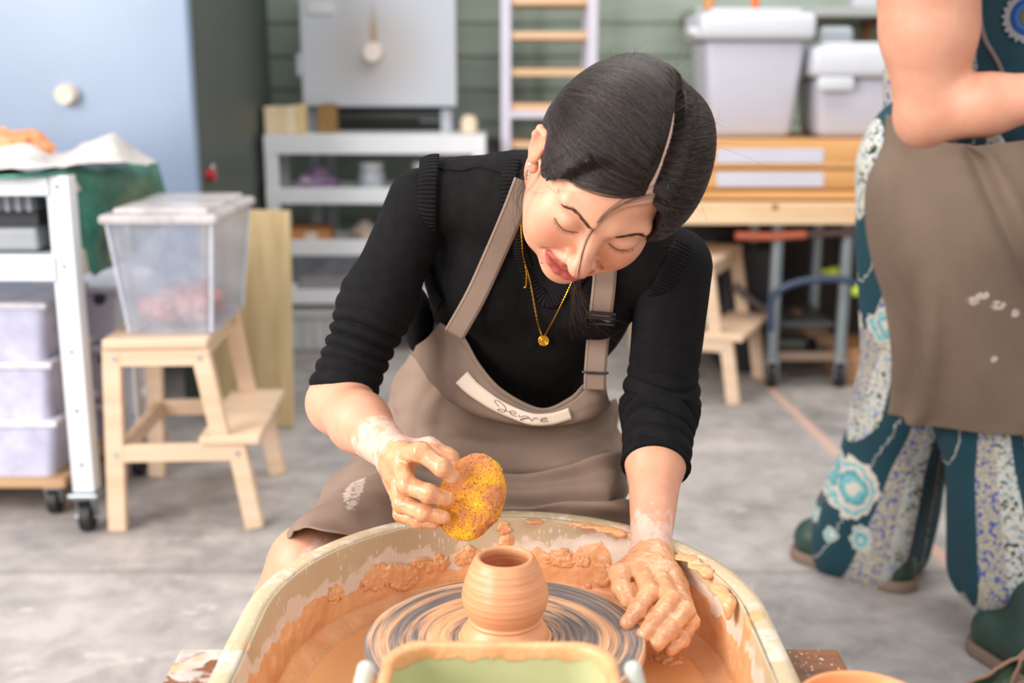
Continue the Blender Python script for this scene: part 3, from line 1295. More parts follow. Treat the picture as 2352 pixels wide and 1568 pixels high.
stool = make_stool('birch step stool carrying the clear plastic bin at the left')
stool.location = (-.842, 3.02, 0)
stool.rotation_euler = (0, 0, math.radians(3))
stool2 = dup(stool, (.70, 4.22, 0), math.radians(-24), 'birch step stool behind the potter\'s elbow, in front of the bench')

# clear bin with terracotta scraps
SX, SY, SZ = -.848, 3.02, .501
cbn = thing('clear_bin', 'clear plastic bin with a lid on the birch step stool', 'bin', (SX, SY, SZ))
M_CLEAR = clear_plastic('clear_bin_plastic', (206, 212, 224), .18, .24)
M_CLEARLID = clear_plastic('cloudy_lid_plastic', (226, 218, 216), .25, .62)


def open_box(bm, c, top, bot, h, wall):
    """hollow tapering bin; c = centre of its base"""
    rings = []
    for (w, d), z in (((bot[0], bot[1]), 0), ((top[0], top[1]), h), ((top[0] - 2 * wall, top[1] - 2 * wall), h), ((bot[0] - 2 * wall, bot[1] - 2 * wall), wall)):
        q = rrect(w, d, .025, 5)
        rings.append([bm.verts.new((c[0] + a, c[1] + b, c[2] + z)) for a, b in q])
    n = len(rings[0])
    for A, B_ in zip(rings[:-1], rings[1:]):
        for k in range(n):
            bm.faces.new((A[k], A[(k + 1) % n], B_[(k + 1) % n], B_[k]))
    bm.faces.new(rings[0][::-1])
    bm.faces.new(rings[-1])


def rrect(w, d, r, n=10):
    pts = []
    for cx, cy, a0 in ((w / 2 - r, d / 2 - r, 0), (-w / 2 + r, d / 2 - r, 1), (-w / 2 + r, -d / 2 + r, 2), (w / 2 - r, -d / 2 + r, 3)):
        for k in range(n):
            a = (a0 + k / (n - 1)) * math.pi / 2
            pts.append((cx + r * math.cos(a), cy + r * math.sin(a)))
    return np.array(pts)


bm = BM()
open_box(bm, (SX, SY, SZ), (.262, .42), (.215, .35), .285, .003)
obj('bin_body', bm, M_CLEAR, cbn)
for sx in (-1, 1):
    for sy in (-1, 1):
        bm = BM()
        add_tube(bm, [(SX + sx * .102, SY + sy * .170, SZ + .006), (SX + sx * .126, SY + sy * .205, SZ + .278)], .005, 8)
        obj('corner_rib', bm, clear_plastic('rib_plastic', (226, 230, 240), .15, .6), cbn, True)
bm = BM()
add_box(bm, (SX, SY, SZ + .290), (.285, .45, .024), bev=.010)
add_box(bm, (SX, SY, SZ + .307), (.23, .38, .014), bev=.006)
obj('lid', bm, M_CLEARLID, cbn)
M_TERRA = plain('terracotta_scraps', (206, 136, 116), .7, var=.18, scale=25)
rs_ = random.Random(3)
for i in range(11):
    x_ = SX + (-.060 + .12 * (i % 4) / 3) + rs_.uniform(-.01, .01)
    y_ = SY + (-.10, .0, .10)[i // 4] + rs_.uniform(-.012, .012)
    r_ = (rs_.uniform(.024, .032), rs_.uniform(.024, .034), rs_.uniform(.030, .046))
    if i == 0:
        e_ = ell((0, 0, 0), r_)
        V, Q = surface(lambda P: e_(P) - .008 * vnoise(P, 45, 4) - .004 * vnoise(P, 110, 7), np.array(r_) * -1 - .015, np.array(r_) + .015, .004, 1)
        o = link_mesh('clay_scrap', np_mesh('clay_scrap', V, Q), M_TERRA, None, True)
        sc0 = o
    else:
        o = sc0.copy()
        COL.objects.link(o)
        o.rotation_euler = (rs_.uniform(-.5, .5), rs_.uniform(-.5, .5), rs_.uniform(0, 6))
    o.location = (x_, y_, SZ + .004 + .046)
    tag(o, 'terracotta clay scrap in the clear bin on the step stool', 'clay', 'terracotta scraps in the clear bin')

# ---- white cart at the left edge
cart = thing('white_cart', 'white metal cart on casters at the left edge, loaded with cloth', 'cart', (-1.4, 3.0, 0))
CX1 = -1.050
CXL = CX1 - .85
CY0, CY1 = 2.78, 3.24
zc = at(150, 405, 2.78)[2]
for x_ in (CX1 - .026, CXL):
    for y_, w_ in ((CY0 + .018, .054), (CY1 - .018, .045)):
        bm = BM()
        add_box(bm, (x_, y_, (zc + .105) / 2), (w_, .012, zc - .105), bev=.003)
        add_box(bm, (x_ + (w_ / 2 - .004) * (1 if x_ > -1.4 else -1), y_ + .024 * (1 if y_ < 3 else -1), (zc + .105) / 2), (.010, .040, zc - .105), bev=.003)
        post = obj('post', bm, M_WHITE, cart)
        for z_ in (.18, .32, .47, zc - .215, zc - .025):
            bm = BM()
            add_cyl(bm, (x_, y_ - .007, z_), (x_, y_ - .010, z_), .005, n=12)
            obj('bolt', bm, plain('dull_bolt', (140, 144, 150), .4), post)
        bm = BM()
        add_cyl(bm, (x_ - .013, y_ + .01, .037), (x_ + .013, y_ + .01, .037), .037, n=28)
        w_o = obj('caster', bm, M_RUBBER, cart, True)
        bm = BM()
        add_box(bm, (x_, y_ + .01, .098), (.075, .06, .012), bev=.003)
        for k in (-1, 1):
            q = [(x_ + k * .018, y_ - .012, .09), (x_ + k * .018, y_ + .032, .09), (x_ + k * .018, y_ + .018, .034), (x_ + k * .018, y_ + .002, .034)]
            v1 = [bm.verts.new(p) for p in q]
            v2 = [bm.verts.new((p[0] + k * .003, p[1], p[2])) for p in q]
            bm.faces.new(v1)
            bm.faces.new(v2[::-1])
            for j in range(4):
                bm.faces.new((v1[j], v1[(j + 1) % 4], v2[(j + 1) % 4], v2[j]))
        add_cyl(bm, (x_ - .028, y_ + .01, .036), (x_ + .028, y_ + .01, .036), .007, n=12)
        obj('fork', bm, M_STEEL, w_o)
for (py0, py1) in ((408, 450), (588, 646)):
    z0, z1 = at(60, py0, CY0)[2], at(60, py1, CY0)[2]
    for y_ in (CY0 + .012, CY1 - .012):
        bm = BM()
        add_box(bm, ((CX1 - .03 + CXL) / 2, y_, (z0 + z1) / 2), (CX1 - CXL - .06, .016, z0 - z1), bev=.003)
        obj('rail', bm, M_WHITE, cart)
    for x_ in (CX1 - .012, CXL + .0):
        bm = BM()
        add_box(bm, (x_, (CY0 + CY1) / 2, (z0 + z1) / 2), (.014, CY1 - CY0 - .05, z0 - z1), bev=.003)
        obj('rail', bm, M_WHITE_TAN_LIT, cart)
    bm = BM()
    add_box(bm, ((CX1 - .03 + CXL) / 2, (CY0 + CY1) / 2, z0 - .012), (CX1 - CXL - .06, CY1 - CY0 - .05, .012), bev=.002)
    obj('shelf', bm, M_WHITE, cart)
zmid = at(60, 588, CY0)[2]

# green tarpaulin draped over the top, white plastic sheet on it
def tarp_mat(name, rgb, rgb2, rough):
    t = NT(name)
    co = t.coord()
    t.put('Base Color', t.ramp(t.noise(co, 9, 4), [(.35, lin(rgb2)), (.65, lin(rgb))]))
    t.put('Roughness', rough)
    t.bump(t.noise(co, 30, 4), .3, .01)
    return t.m


fold = lambda amp, sc, seed: (lambda u, v, A: amp * fbm(A.reshape(-1, 3), sc, 3, seed).reshape(u.shape))
G = np.array([[at(*p) for p in r] for r in [
    [(-260, 398, 2.95), (-60, 402, 2.92), (60, 398, 2.90), (130, 386, 2.90), (172, 372, 2.95), (250, 372, 3.10), (335, 372, 3.30), (362, 372, 3.40)],
    [(-260, 402, 2.78), (-60, 405, 2.76), (60, 402, 2.76), (140, 396, 2.80), (176, 400, 2.86), (252, 398, 3.00), (345, 402, 3.30), (375, 420, 3.42)],
    [(-260, 408, 2.765), (-60, 410, 2.765), (60, 408, 2.765), (135, 420, 2.84), (172, 450, 2.88), (240, 455, 2.97), (330, 450, 3.30), (385, 455, 3.42)],
    [(-260, 404, 2.80), (-60, 404, 2.80), (60, 404, 2.80), (140, 470, 2.88), (190, 540, 2.88), (232, 540, 2.95), (300, 540, 3.30), (372, 500, 3.42)],
    [(-260, 400, 2.86), (-60, 400, 2.86), (60, 400, 2.86), (165, 560, 2.90), (212, 630, 2.90), (236, 620, 2.97), (300, 590, 3.30), (350, 540, 3.42)]]])
o = sheet('green_tarpaulin', G, 60, 90, tarp_mat('green_tarpaulin', (70, 142, 122), (40, 100, 84), .35), None, .002, fold(.012, 12, 4))
tag(o, 'green tarpaulin draped over the top and side of the white cart', 'tarpaulin')
G = np.array([[at(*p) for p in r] for r in [
    [(-240, 350, 3.10), (-60, 345, 3.1), (60, 338, 3.1), (140, 352, 3.1), (200, 330, 3.1), (262, 306, 3.1), (310, 340, 3.15), (355, 370, 3.2)],
    [(-240, 358, 2.95), (-60, 342, 2.95), (60, 330, 2.95), (130, 362, 2.95), (195, 345, 2.98), (258, 318, 3.0), (310, 352, 3.05), (360, 374, 3.1)],
    [(-240, 372, 2.84), (-60, 366, 2.84), (60, 360, 2.84), (130, 372, 2.85), (195, 362, 2.88), (255, 352, 2.92), (305, 366, 2.97), (345, 376, 3.03)],
    [(-240, 392, 2.76), (-60, 390, 2.755), (60, 384, 2.755), (135, 384, 2.80), (190, 376, 2.84), (255, 374, 2.88), (300, 375, 2.93), (340, 378, 3.0)]]])
o = sheet('white_plastic_sheet', G, 50, 90, tarp_mat('crumpled_white_plastic', (226, 218, 212), (196, 188, 184), .4), None, .0015, fold(.008, 18, 9))
tag(o, 'crumpled white plastic sheet lying on the green tarpaulin', 'plastic sheet')
cloth_heap('orange_clay_bag', at(30, 338, 3.0), (.10, .07, .045), plain('orange_bag', (228, 146, 98), .5, var=.12), 14, 'orange clay bag half under the white plastic sheet on the cart', 'bag', at(30, 338, 3.0)[2] - .03)

# in the upper bay of the cart: teal cloth and a grey ribbed crate
p = at(60, 500, CY0 + .06)
cr = thing('ribbed_crate', 'grey ribbed crate in the upper bay of the white cart', 'crate', (-1.42, CY0 + .2, zmid))
bm = BM()
add_box(bm, (-1.45, CY0 + .21, zmid + .028), (.58, .26, .056), bev=.01)
obj('crate_base', bm, plain('mid_grey_crate', (150, 154, 158), .5), cr)
bm = BM()
add_box(bm, (-1.45, CY0 + .23, zmid + .075), (.56, .22, .04), bev=.004)
obj('crate_gap', bm, plain('dark_crate', (60, 60, 64), .6), cr)
bm = BM()
add_box(bm, (-1.45, CY0 + .21, zmid + .125), (.58, .25, .055), bev=.006)
ct_ = obj('crate_top', bm, plain('slate_crate', (104, 108, 116), .5), cr)
for k in range(22):
    bm = BM()
    add_box(bm, (-1.73 + k * .0265, CY0 + .082, zmid + .122), (.010, .010, .050), bev=.002)
    obj('rib', bm, plain('pale_rib', (156, 160, 168), .5), ct_)
bm = BM()
add_box(bm, (-1.45, CY0 + .22, zmid + .166), (.60, .26, .022), bev=.008)
tag(obj('teal_cloth', bm, plain('teal_cloth', (50, 124, 112), .7)), 'folded teal cloth on top of the grey ribbed crate in the cart', 'cloth')

# storage boxes on a wooden dolly below
M_LILACBOX = clear_plastic('lilac_box_plastic', (214, 214, 238), .3, .85)
M_BOXLID = clear_plastic('box_lid_plastic', (234, 230, 238), .25, .92)
dol = thing('wooden_dolly', 'plywood dolly on casters carrying the three lilac boxes', 'dolly', (-1.5, 3.0, 0))
bm = BM()
DZ = .105
add_box(bm, (-1.52, 3.06, DZ - .012), (.72, .34, .024), bev=.004)
obj('board', bm, wood('dolly_wood', (206, 172, 132), (180, 140, 100)), dol)
for x_ in (-1.205, -1.82):
    for y_ in (2.93, 3.18):
        bm = BM()
        add_cyl(bm, (x_ - .012, y_, .034), (x_ + .012, y_, .034), .034, n=24)
        w_o = obj('caster', bm, M_RUBBER, dol, True)
        bm = BM()
        add_box(bm, (x_, y_, .076), (.045, .05, .010), bev=.002)
        add_box(bm, (x_ - .018, y_, .055), (.005, .03, .045), bev=.002)
        add_box(bm, (x_ + .018, y_, .055), (.005, .03, .045), bev=.002)
        obj('fork', bm, M_STEEL, w_o)
bx_x1 = at(130, 900, 2.93)[0]
nm = ['bottom', 'middle', 'top']
z_ = DZ
for k in range(3):
    h_ = .155
    b = thing('storage_box', '%s lilac translucent box of the stack under the white cart' % nm[k], 'box', (-1.5, 3.04, z_), 0, 'lilac boxes stacked under the cart')
    bm = BM()
    open_box(bm, (bx_x1 - .27, 3.05, z_), (.54, .30), (.50, .27), h_ - .012, .003)
    obj('box_body', bm, M_LILACBOX, b)
    bm = BM()
    add_box(bm, (bx_x1 - .27, 3.05, z_ + h_ - .008), (.555, .315, .016), bev=.005)
    obj('lid', bm, M_BOXLID, b)
    bm = BM()
    add_box(bm, (bx_x1 - .30, 3.05, z_ + .055), (.42, .20, .09), bev=.02)
    tag(obj('clay_bag', bm, plain('bagged_clay', (206, 190, 196), .6, var=.1)), 'bagged clay block inside the %s lilac box' % nm[k], 'clay', 'clay blocks in the lilac boxes')
    z_ += h_
# second stack, behind the cart post
for k in range(3):
    p = at(212, 620, 3.30)
    zz_ = .02 + k * .175
    b = thing('storage_box', '%s white box of the stack behind the cart post' % nm[k], 'box', (p[0], 3.42, zz_), 0, 'white boxes stacked behind the cart post')
    bm = BM()
    add_box(bm, (p[0] - .06, 3.44, zz_ + .076), (.26, .30, .150), bev=.015, taper=.93)
    obj('box_body', bm, plain('white_box', (206, 202, 212), .4), b)
    bm = BM()
    add_box(bm, (p[0] - .06, 3.44, zz_ + .162), (.285, .32, .022), bev=.006)
    obj('lid', bm, plain('white_box_lid', (220, 216, 220), .4), b)
    bm = BM()
    add_cyl(bm, (p[0] + .02, 3.292, zz_ + .135), (p[0] + .02, 3.275, zz_ + .135), .016, n=16)
    obj('latch', bm, plain('dark_latch', (60, 58, 60), .5), b)
bm = BM()
add_box(bm, (p[0] - .06, 3.44, .010), (.30, .34, .018), bev=.003)
tag(obj('plywood_sheet', bm, wood('base_ply', (206, 172, 132), (180, 140, 100))), 'plywood base under the white box stack', 'board')

# plywood board leaning against the kiln side
a0, a1 = at(572, 832, 3.60), at(612, 832, 3.60)
bm = BM()
pz = at(560, 486, 3.72)[2]
add_box(bm, (-.86, 3.74, pz / 2 + .003), (.31, .018, pz), (math.radians(-3.5), 0, math.radians(-14)), bev=.002)
tag(obj('plywood_board', bm, wood('leaning_ply', (214, 192, 146), (190, 162, 116), (0, 0, 1))), 'plywood board leaning upright behind the clear bin', 'board')
# ================================================================== the pottery wheel and what stands on it
WX, WY, WZ = -.0077, 1.193, .530
RIM_Z = .560


def clay_colors(t):
    co = t.coord()
    return co, t.ramp(t.noise(co, 26, 5, 0.6), [(0.3, lin((224, 156, 104))), (0.7, lin((244, 188, 138)))])


def pan_material():
    t = NT('cream_plastic_with_slip')
    co, clay = clay_colors(t)
    base = t.ramp(t.noise(co, 6, 4), [(0.3, lin((194, 174, 138))), (0.7, lin((209, 192, 160)))])
    # dry splashes of white slip
    d = t.voronoi(t.mapped(co, (1, 1, .45)), 125)
    sp = t.math('SUBTRACT', 1.0, t.step(d, .14, .30), True)
    msk = t.step(t.noise(co, 13, 4, .65), .44, .60)
    base = t.mix(t.math('MULTIPLY', t.math('MULTIPLY', sp, msk), .75), base, lin((236, 222, 208)))
    film = t.step(t.math('ADD', t.attr('film'), t.math('MULTIPLY', t.math('SUBTRACT', t.noise(co, 60, 5, .7), .5), .9)), .42, .6)
    base = t.mix(t.math('MULTIPLY', film, .75), base, lin((236, 220, 206)))
    k = t.step(t.math('ADD', t.attr('clay'), t.math('MULTIPLY', t.math('SUBTRACT', t.noise(co, 90, 5, .65), .5), .35)), .42, .56)
    c = t.mix(k, base, clay)
    groove = t.attr('groove')
    c = t.mix(t.math('MULTIPLY', groove, .8), c, lin((108, 112, 118)))
    t.put('Base Color', c)
    t.put('Roughness', t.ramp(k, [(0, (.42,) * 3), (1, (.30,) * 3)]))
    t.bump(t.math('ADD', t.math('MULTIPLY', t.math('MULTIPLY', t.noise(co, 130, 5), k), 1.0), t.math('MULTIPLY', sp, .15)), .4, .003)
    return t.m


wheel = thing('pottery_wheel', 'pottery wheel with a round head in a cream splash pan caked with orange slip', 'pottery wheel', (WX, WY, 0))

# outline of the splash pan: round at the back, straight sided towards the front
def outline(n):
    a, b = .284, .300
    t = np.linspace(0, 2 * math.pi, 4000, endpoint=False)
    x, y = a * np.cos(t), b * np.sin(t)
    front = t > math.pi
    e = 4.5
    cx, sy = np.cos(t), np.sin(t)
    x = np.where(front, a * np.sign(cx) * np.abs(cx) ** (2 / e), x)
    y = np.where(front, -.45 * np.abs(sy) ** (2 / e), y)
    P = np.stack([x, y], -1)
    s = np.concatenate([[0], np.cumsum(np.linalg.norm(np.roll(P, -1, 0) - P, axis=1))])
    u = np.linspace(0, s[-1], n, endpoint=False)
    Pc = np.concatenate([P, P[:1]])
    return np.stack([np.interp(u, s, Pc[:, 0]), np.interp(u, s, Pc[:, 1])], -1)


NO = 760
O = outline(NO)
Tn = np.roll(O, -1, 0) - np.roll(O, 1, 0)
Tn /= np.linalg.norm(Tn, axis=1)[:, None]
On = np.stack([Tn[:, 1], -Tn[:, 0]], -1)       # outward
prof = [(.004, -.125), (.002, -.06), (.001, -.016), (.006, -.014), (.0065, -.004), (.004, .000), (-.004, .0012), (-.012, .0008), (-.0150, .0), (-.0165, -.0022), (-.0175, -.0022), (-.0185, -.0008), (-.0195, -.002)]
for k in range(1, 34):
    t = k / 33
    prof.append((-.0195 - .012 * t - .020 * max(0, t - .86) / .14, -.002 - .098 * t))
prof = np.array(prof)
rad = []
P3 = []
for (o_, z_) in prof:
    q = O + On * o_
    P3.append(np.concatenate([q, np.full((NO, 1), z_)], 1))
last = P3[-1][:, :2]
for k in range(1, 40):
    f = 1 - k / 40 * .80
    P3.append(np.concatenate([last * f + np.array([0, 0]) * (1 - f), np.full((NO, 1), prof[-1][1] - .002 * (k > 1))], 1))
P3 = np.array(P3) + np.array([WX, WY, RIM_Z])
nr = len(P3)
rowz = P3[:, :, 2] - RIM_Z
ang = np.arctan2(P3[:, :, 1] - WY, P3[:, :, 0] - WX)
rowi = np.arange(nr)[:, None] * np.ones(NO)
flat = P3.reshape(-1, 3)
inner = rowi >= 12
n1 = fbm(flat, 22, 3, 1).reshape(nr, NO)
n2 = fbm(flat, 60, 3, 2).reshape(nr, NO)
# ragged tide line of slip: higher at the back and on the left wall
level = -.046 + .010 * np.sin(ang * 2 + .6) + .030 * n1 + .014 * n2
wall = inner & (rowi < 46)
clay = np.where(inner, sstep(-.020, .012, level - rowz), 0.0)
smear = sstep(.22, .40, fbm(flat * np.array([1, 1, .55]), 17, 3, 8).reshape(nr, NO) + .10 * (P3[:, :, 0] > .1)) * np.where((P3[:, :, 0] > .14) & (P3[:, :, 1] > 1.10), 1, 0) * (rowi >= 6)
clay = np.maximum(clay, smear * (rowz > -.06))
_c576 = atz(578, 1482, RIM_Z)
clay = np.maximum(clay, sstep(.016, .006, np.hypot(P3[:, :, 0] - _c576[0], (P3[:, :, 1] - _c576[1]) * 1.6)) * (rowi < 13) * (rowi > 2))
floor_bare = sstep(.15, .3, fbm(flat, 12, 2, 44).reshape(nr, NO)) * (rowi > 48)
clay = clay * (1 - floor_bare * .8)
film = np.where(wall, sstep(.028, .0, np.abs(level + .012 - rowz)) * .7, 0) + np.where((rowi > 4) & (rowi < 10), .42 + .5 * n1, 0)
groove = ((rowi == 9) | (rowi == 10)) * (.45 + .55 * (n1 > -.1))
N_ = np.zeros_like(P3)
du, dv = np.roll(P3, -1, 1) - np.roll(P3, 1, 1), np.gradient(P3, axis=0)
N_ = np.cross(dv, du)
N_ /= np.linalg.norm(N_, axis=2)[..., None] + 1e-9
cen_dir = np.stack([WX - P3[:, :, 0], WY - P3[:, :, 1], np.full((nr, NO), .2)], -1)
N_ *= np.sign((N_ * cen_dir).sum(2))[..., None] + (np.abs((N_ * cen_dir).sum(2)) < 1e-12)[..., None]
lump = np.clip(fbm(flat, 38, 4, 5).reshape(nr, NO) + .05, 0, 1) * .006 * clay * wall * sstep(-.095, -.07, rowz)
thick = np.where(inner, clay * (.0012 + .0008 * n2), 0) + np.where(inner & (rowi < nr - 3), lump, 0)
P3d = P3 + N_ * thick[..., None]
me = grid_mesh('splash_pan', P3d, {'clay': clay, 'film': film, 'groove': groove}, closed_u=True)
M_PAN = pan_material()
pan = link_mesh('splash_pan', me, M_PAN, wheel, True)


def wheel_head_material():
    t = NT('wheel_head_with_slip')
    co = t.coord()
    x = t.sep(co)
    dx, dy = t.math('SUBTRACT', x[0], WX), t.math('SUBTRACT', x[1], WY)
    r = t.math('SQRT', t.math('ADD', t.math('MULTIPLY', dx, dx), t.math('MULTIPLY', dy, dy)))
    a = t.math('ARCTAN2', dy, dx)
    # spiral wipe marks: stretched along the turn; sin/cos keep the seam closed
    sp = t.math('ADD', a, t.math('MULTIPLY', r, 5.0))
    cmb = t.n('ShaderNodeCombineXYZ')
    t.link(t.math('MULTIPLY', r, 66.0), cmb.inputs[0])
    t.link(t.math('MULTIPLY', t.math('SINE', sp), .50), cmb.inputs[1])
    t.link(t.math('MULTIPLY', t.math('COSINE', sp), .50), cmb.inputs[2])
    n = t.noise(cmb.outputs[0], 1.15, 5, .62, .35)
    cmb2 = t.n('ShaderNodeCombineXYZ')
    t.link(t.math('MULTIPLY', r, 420.0), cmb2.inputs[0])
    t.link(t.math('MULTIPLY', t.math('SINE', sp), 1.6), cmb2.inputs[1])
    t.link(t.math('MULTIPLY', t.math('COSINE', sp), 1.6), cmb2.inputs[2])
    n2 = t.noise(cmb2.outputs[0], 1.0, 3, .6, .2)
    nn = t.math('ADD', n, t.math('MULTIPLY', t.math('SUBTRACT', n2, .5), .22))
    # barer towards the outer edge
    nn = t.math('SUBTRACT', nn, t.math('MULTIPLY', t.step(r, .105, .150), .07))
    metal = t.ramp(n2, [(.3, lin((92, 87, 89))), (.7, lin((148, 139, 134)))])
    k = t.ramp(nn, [(.42, (0, 0, 0)), (.50, (.4, .4, .4)), (.56, (.8, .8, .8)), (.62, (1, 1, 1))])
    clay = t.ramp(n2, [(.3, lin((220, 158, 112))), (.7, lin((242, 190, 146)))])
    t.put('Base Color', t.mix(k, metal, clay))
    t.put('Roughness', t.ramp(k, [(0, (.34,) * 3), (1, (.42,) * 3)]))
    t.bump(t.math('ADD', t.math('MULTIPLY', n2, .5), k), .35, .0015)
    return t.m


bm = BM()
add_lathe(bm, [(0, .0), (.04, .0), (.08, .0), (.12, .0), (.150, .0), (.1535, -.0006), (.155, -.0025), (.1552, -.009), (.153, -.0115), (.10, -.012), (.09, -.03), (.05, -.034), (.05, -.068), (0, -.068)], (WX, WY, WZ), 128)
obj('wheel_head', bm, wheel_head_material(), wheel, True)

# loose lumps and drips of slip caught on the pan
M_WET = NT('wet_orange_slip')
_co, _c = clay_colors(M_WET)
M_WET.put('Base Color', _c)
M_WET.put('Roughness', .25)
M_WET.bump(M_WET.noise(_co, 120, 4), .5, .003)
M_WET = M_WET.m


def clay_blob(name, pts, rs, seed, parent, mat=M_WET, amp=.0022, flat=None, h=.0018):
    S = Sdf()
    for (p, r) in zip(pts, rs):
        S.add(ell(p, r), .008)

    def f(P):
        d = S(P)
        m = np.abs(d) < .012
        if m.any():
            d = d.copy()
            d[m] -= amp * fbm(P[m], 130, 3, seed)
        return d
    lo = np.min([np.asarray(p) - np.max(r) - .01 for p, r in zip(pts, rs)], 0)
    hi = np.max([np.asarray(p) + np.max(r) + .01 for p, r in zip(pts, rs)], 0)
    V, Q = surface(f, lo, hi, h, 1)
    return link_mesh(name, np_mesh(name, V, Q), mat, parent, True)


def wall_slip(name, px, seed, r0, n=7, spread=(20, 12), thick=.0028, flat_=.50):
    """slip thrown on the wall: flat overlapping daubs at a height on the inner wall"""
    g = np.random.default_rng(seed)
    pts, rs = [], []
    Pw, Nw = P3d[14:46].reshape(-1, 3), N_[14:46].reshape(-1, 3)
    scr = np.stack([1176 + F_PX * Pw[:, 0] / (Pw[:, 1] * CP + (CAM_H - Pw[:, 2]) * SP), 784 + F_PX * (Pw[:, 1] * SP * 1.0 - (CAM_H - Pw[:, 2]) * -CP) / (Pw[:, 1] * CP + (CAM_H - Pw[:, 2]) * SP)], -1)
    scr[:, 1] = 784 - F_PX * (Pw[:, 1] * SP + (Pw[:, 2] - CAM_H) * CP) / (Pw[:, 1] * CP + (CAM_H - Pw[:, 2]) * SP)
    S = Sdf()
    for k in range(n):
        q = np.array(px) + g.normal(0, 1, 2) * spread * (k > 0)
        i = int(np.argmin(((scr - q) ** 2).sum(1)))
        p, nn = Pw[i], Nw[i]
        u_, v_, d_ = frame_of(nn)
        r = r0 * g.uniform(.55, 1.0)
        S.add(ell(p, (r, r * g.uniform(.6, 1.0), thick * flat_ * g.uniform(.7, 1.4)), np.stack([u_, v_, d_], 1)), .004)
        pts.append(p)

    def f(P):
        d = S(P)
        m = np.abs(d) < .008
        if m.any():
            d = d.copy()
            d[m] -= .0019 * fbm(P[m], 210, 3, seed)
        return d
    lo, hi = np.min(pts, 0) - r0 - .006, np.max(pts, 0) + r0 + .006
    V, Q = surface(f, lo, hi, .0015, 1)
    return link_mesh(name, np_mesh(name, V, Q), M_WET, pan, True)


wall_slip('slip_drip', (1158, 1215), 3, .010, 3, (3, 6), .004)
wall_slip('slip_drip', (1165, 1245), 23, .012, 4, (4, 7), .005)
wall_slip('slip_lump', (918, 1320), 4, .016, 9, (22, 12), .0032)
wall_slip('slip_lump', (1003, 1302), 5, .012, 6, (14, 6), .0032)
wall_slip('slip_lump', (1065, 1276), 6, .012, 8, (24, 6), .003)
wall_slip('slip_lump', (865, 1335), 7, .012, 6, (12, 9), .0022)
wall_slip('slip_lump', (770, 1365), 8, .013, 3, (8, 9), .0016)
wall_slip('slip_lump', (1385, 1318), 9, .009, 14, (16, 18), .0040)
wall_slip('slip_lump', (1300, 1285), 10, .011, 8, (26, 7), .0025)
clay_blob('slip_lump', [atz(1520, 1520, .458), atz(1545, 1525, .458)], [(.016, .014, .012), (.014, .013, .010)], 11, pan, amp=.007)
clay_blob('rim_smear', [atz(1330, 1202, .562), atz(1365, 1210, .562), atz(1400, 1218, .561), atz(1425, 1228, .556)], [(.018, .005, .0018), (.017, .005, .0020), (.016, .006, .0024), (.010, .006, .004)], 12, pan, amp=.0014)
clay_blob('rim_smear', [atz(1575, 1280, .561), atz(1605, 1300, .560), atz(1625, 1318, .556)], [(.014, .011, .0018), (.013, .011, .0022), (.009, .009, .005)], 13, pan, amp=.0014)
clay_blob('rim_smear', [atz(1650, 1352, .560), atz(1672, 1378, .557), atz(1672, 1402, .548)], [(.010, .014, .0018), (.009, .013, .004), (.005, .010, .010)], 14, pan, amp=.0014)
clay_blob('rim_smear', [atz(1222, 1197, .5615), atz(1235, 1198, .560)], [(.009, .006, .0018), (.008, .005, .0018)], 15, pan, amp=.0012)

# slop water lying in the pan
t = NT('slip_water')
_co, _c = clay_colors(t)
t.put('Base Color', lin((240, 176, 120)))
t.put('Roughness', .20)
bm = BM()
Q = [bm.verts.new((WX + x * .80, WY + y * .80, RIM_Z - .0968)) for x, y in O[::8]]
Q2 = [bm.verts.new((WX + x * .30, WY + y * .30, RIM_Z - .0985)) for x, y in O[::8]]
for i in range(len(Q)):
    j = (i + 1) % len(Q)
    bm.faces.new((Q[i], Q[j], Q2[j], Q2[i]))
obj('slip_puddle', bm, t.m, pan, True)

# wooden side boards and the body of the wheel
def side_board_material(name, white):
    t = NT(name)
    co = t.coord()
    n = t.noise(t.mapped(co, (4, 34, 30)), 1.0, 5, .6, .8)
    wd = t.ramp(n, [(.3, lin((92, 54, 34))), (.7, lin((146, 92, 58)))])
    d = t.voronoi(co, 150)
    sp = t.math('MULTIPLY', t.math('SUBTRACT', 1.0, t.step(d, .10, .24), True), t.step(t.noise(co, 26, 3), .42, .5))
    c = t.mix(sp, wd, lin((226, 206, 190)))
    if white:
        k = t.step(t.noise(co, 24, 5, .65, .6), .44, .50)
        film = t.ramp(t.noise(co, 40, 4), [(.3, lin((176, 160, 152))), (.7, lin((214, 200, 190)))])
        c = t.mix(k, c, film)
        k2 = t.step(t.noise(t.mapped(co, (1, 1, 1), (0, 0, 1)), 15, 2), .62, .68)
        c = t.mix(k2, c, lin((222, 176, 134)))
    else:
        k2 = t.step(t.noise(co, 13, 3), .62, .66)
        c = t.mix(k2, c, lin((186, 132, 84)))
    t.put('Base Color', c)
    t.put('Roughness', .38)
    t.bump(n, .15, .001)
    return t.m


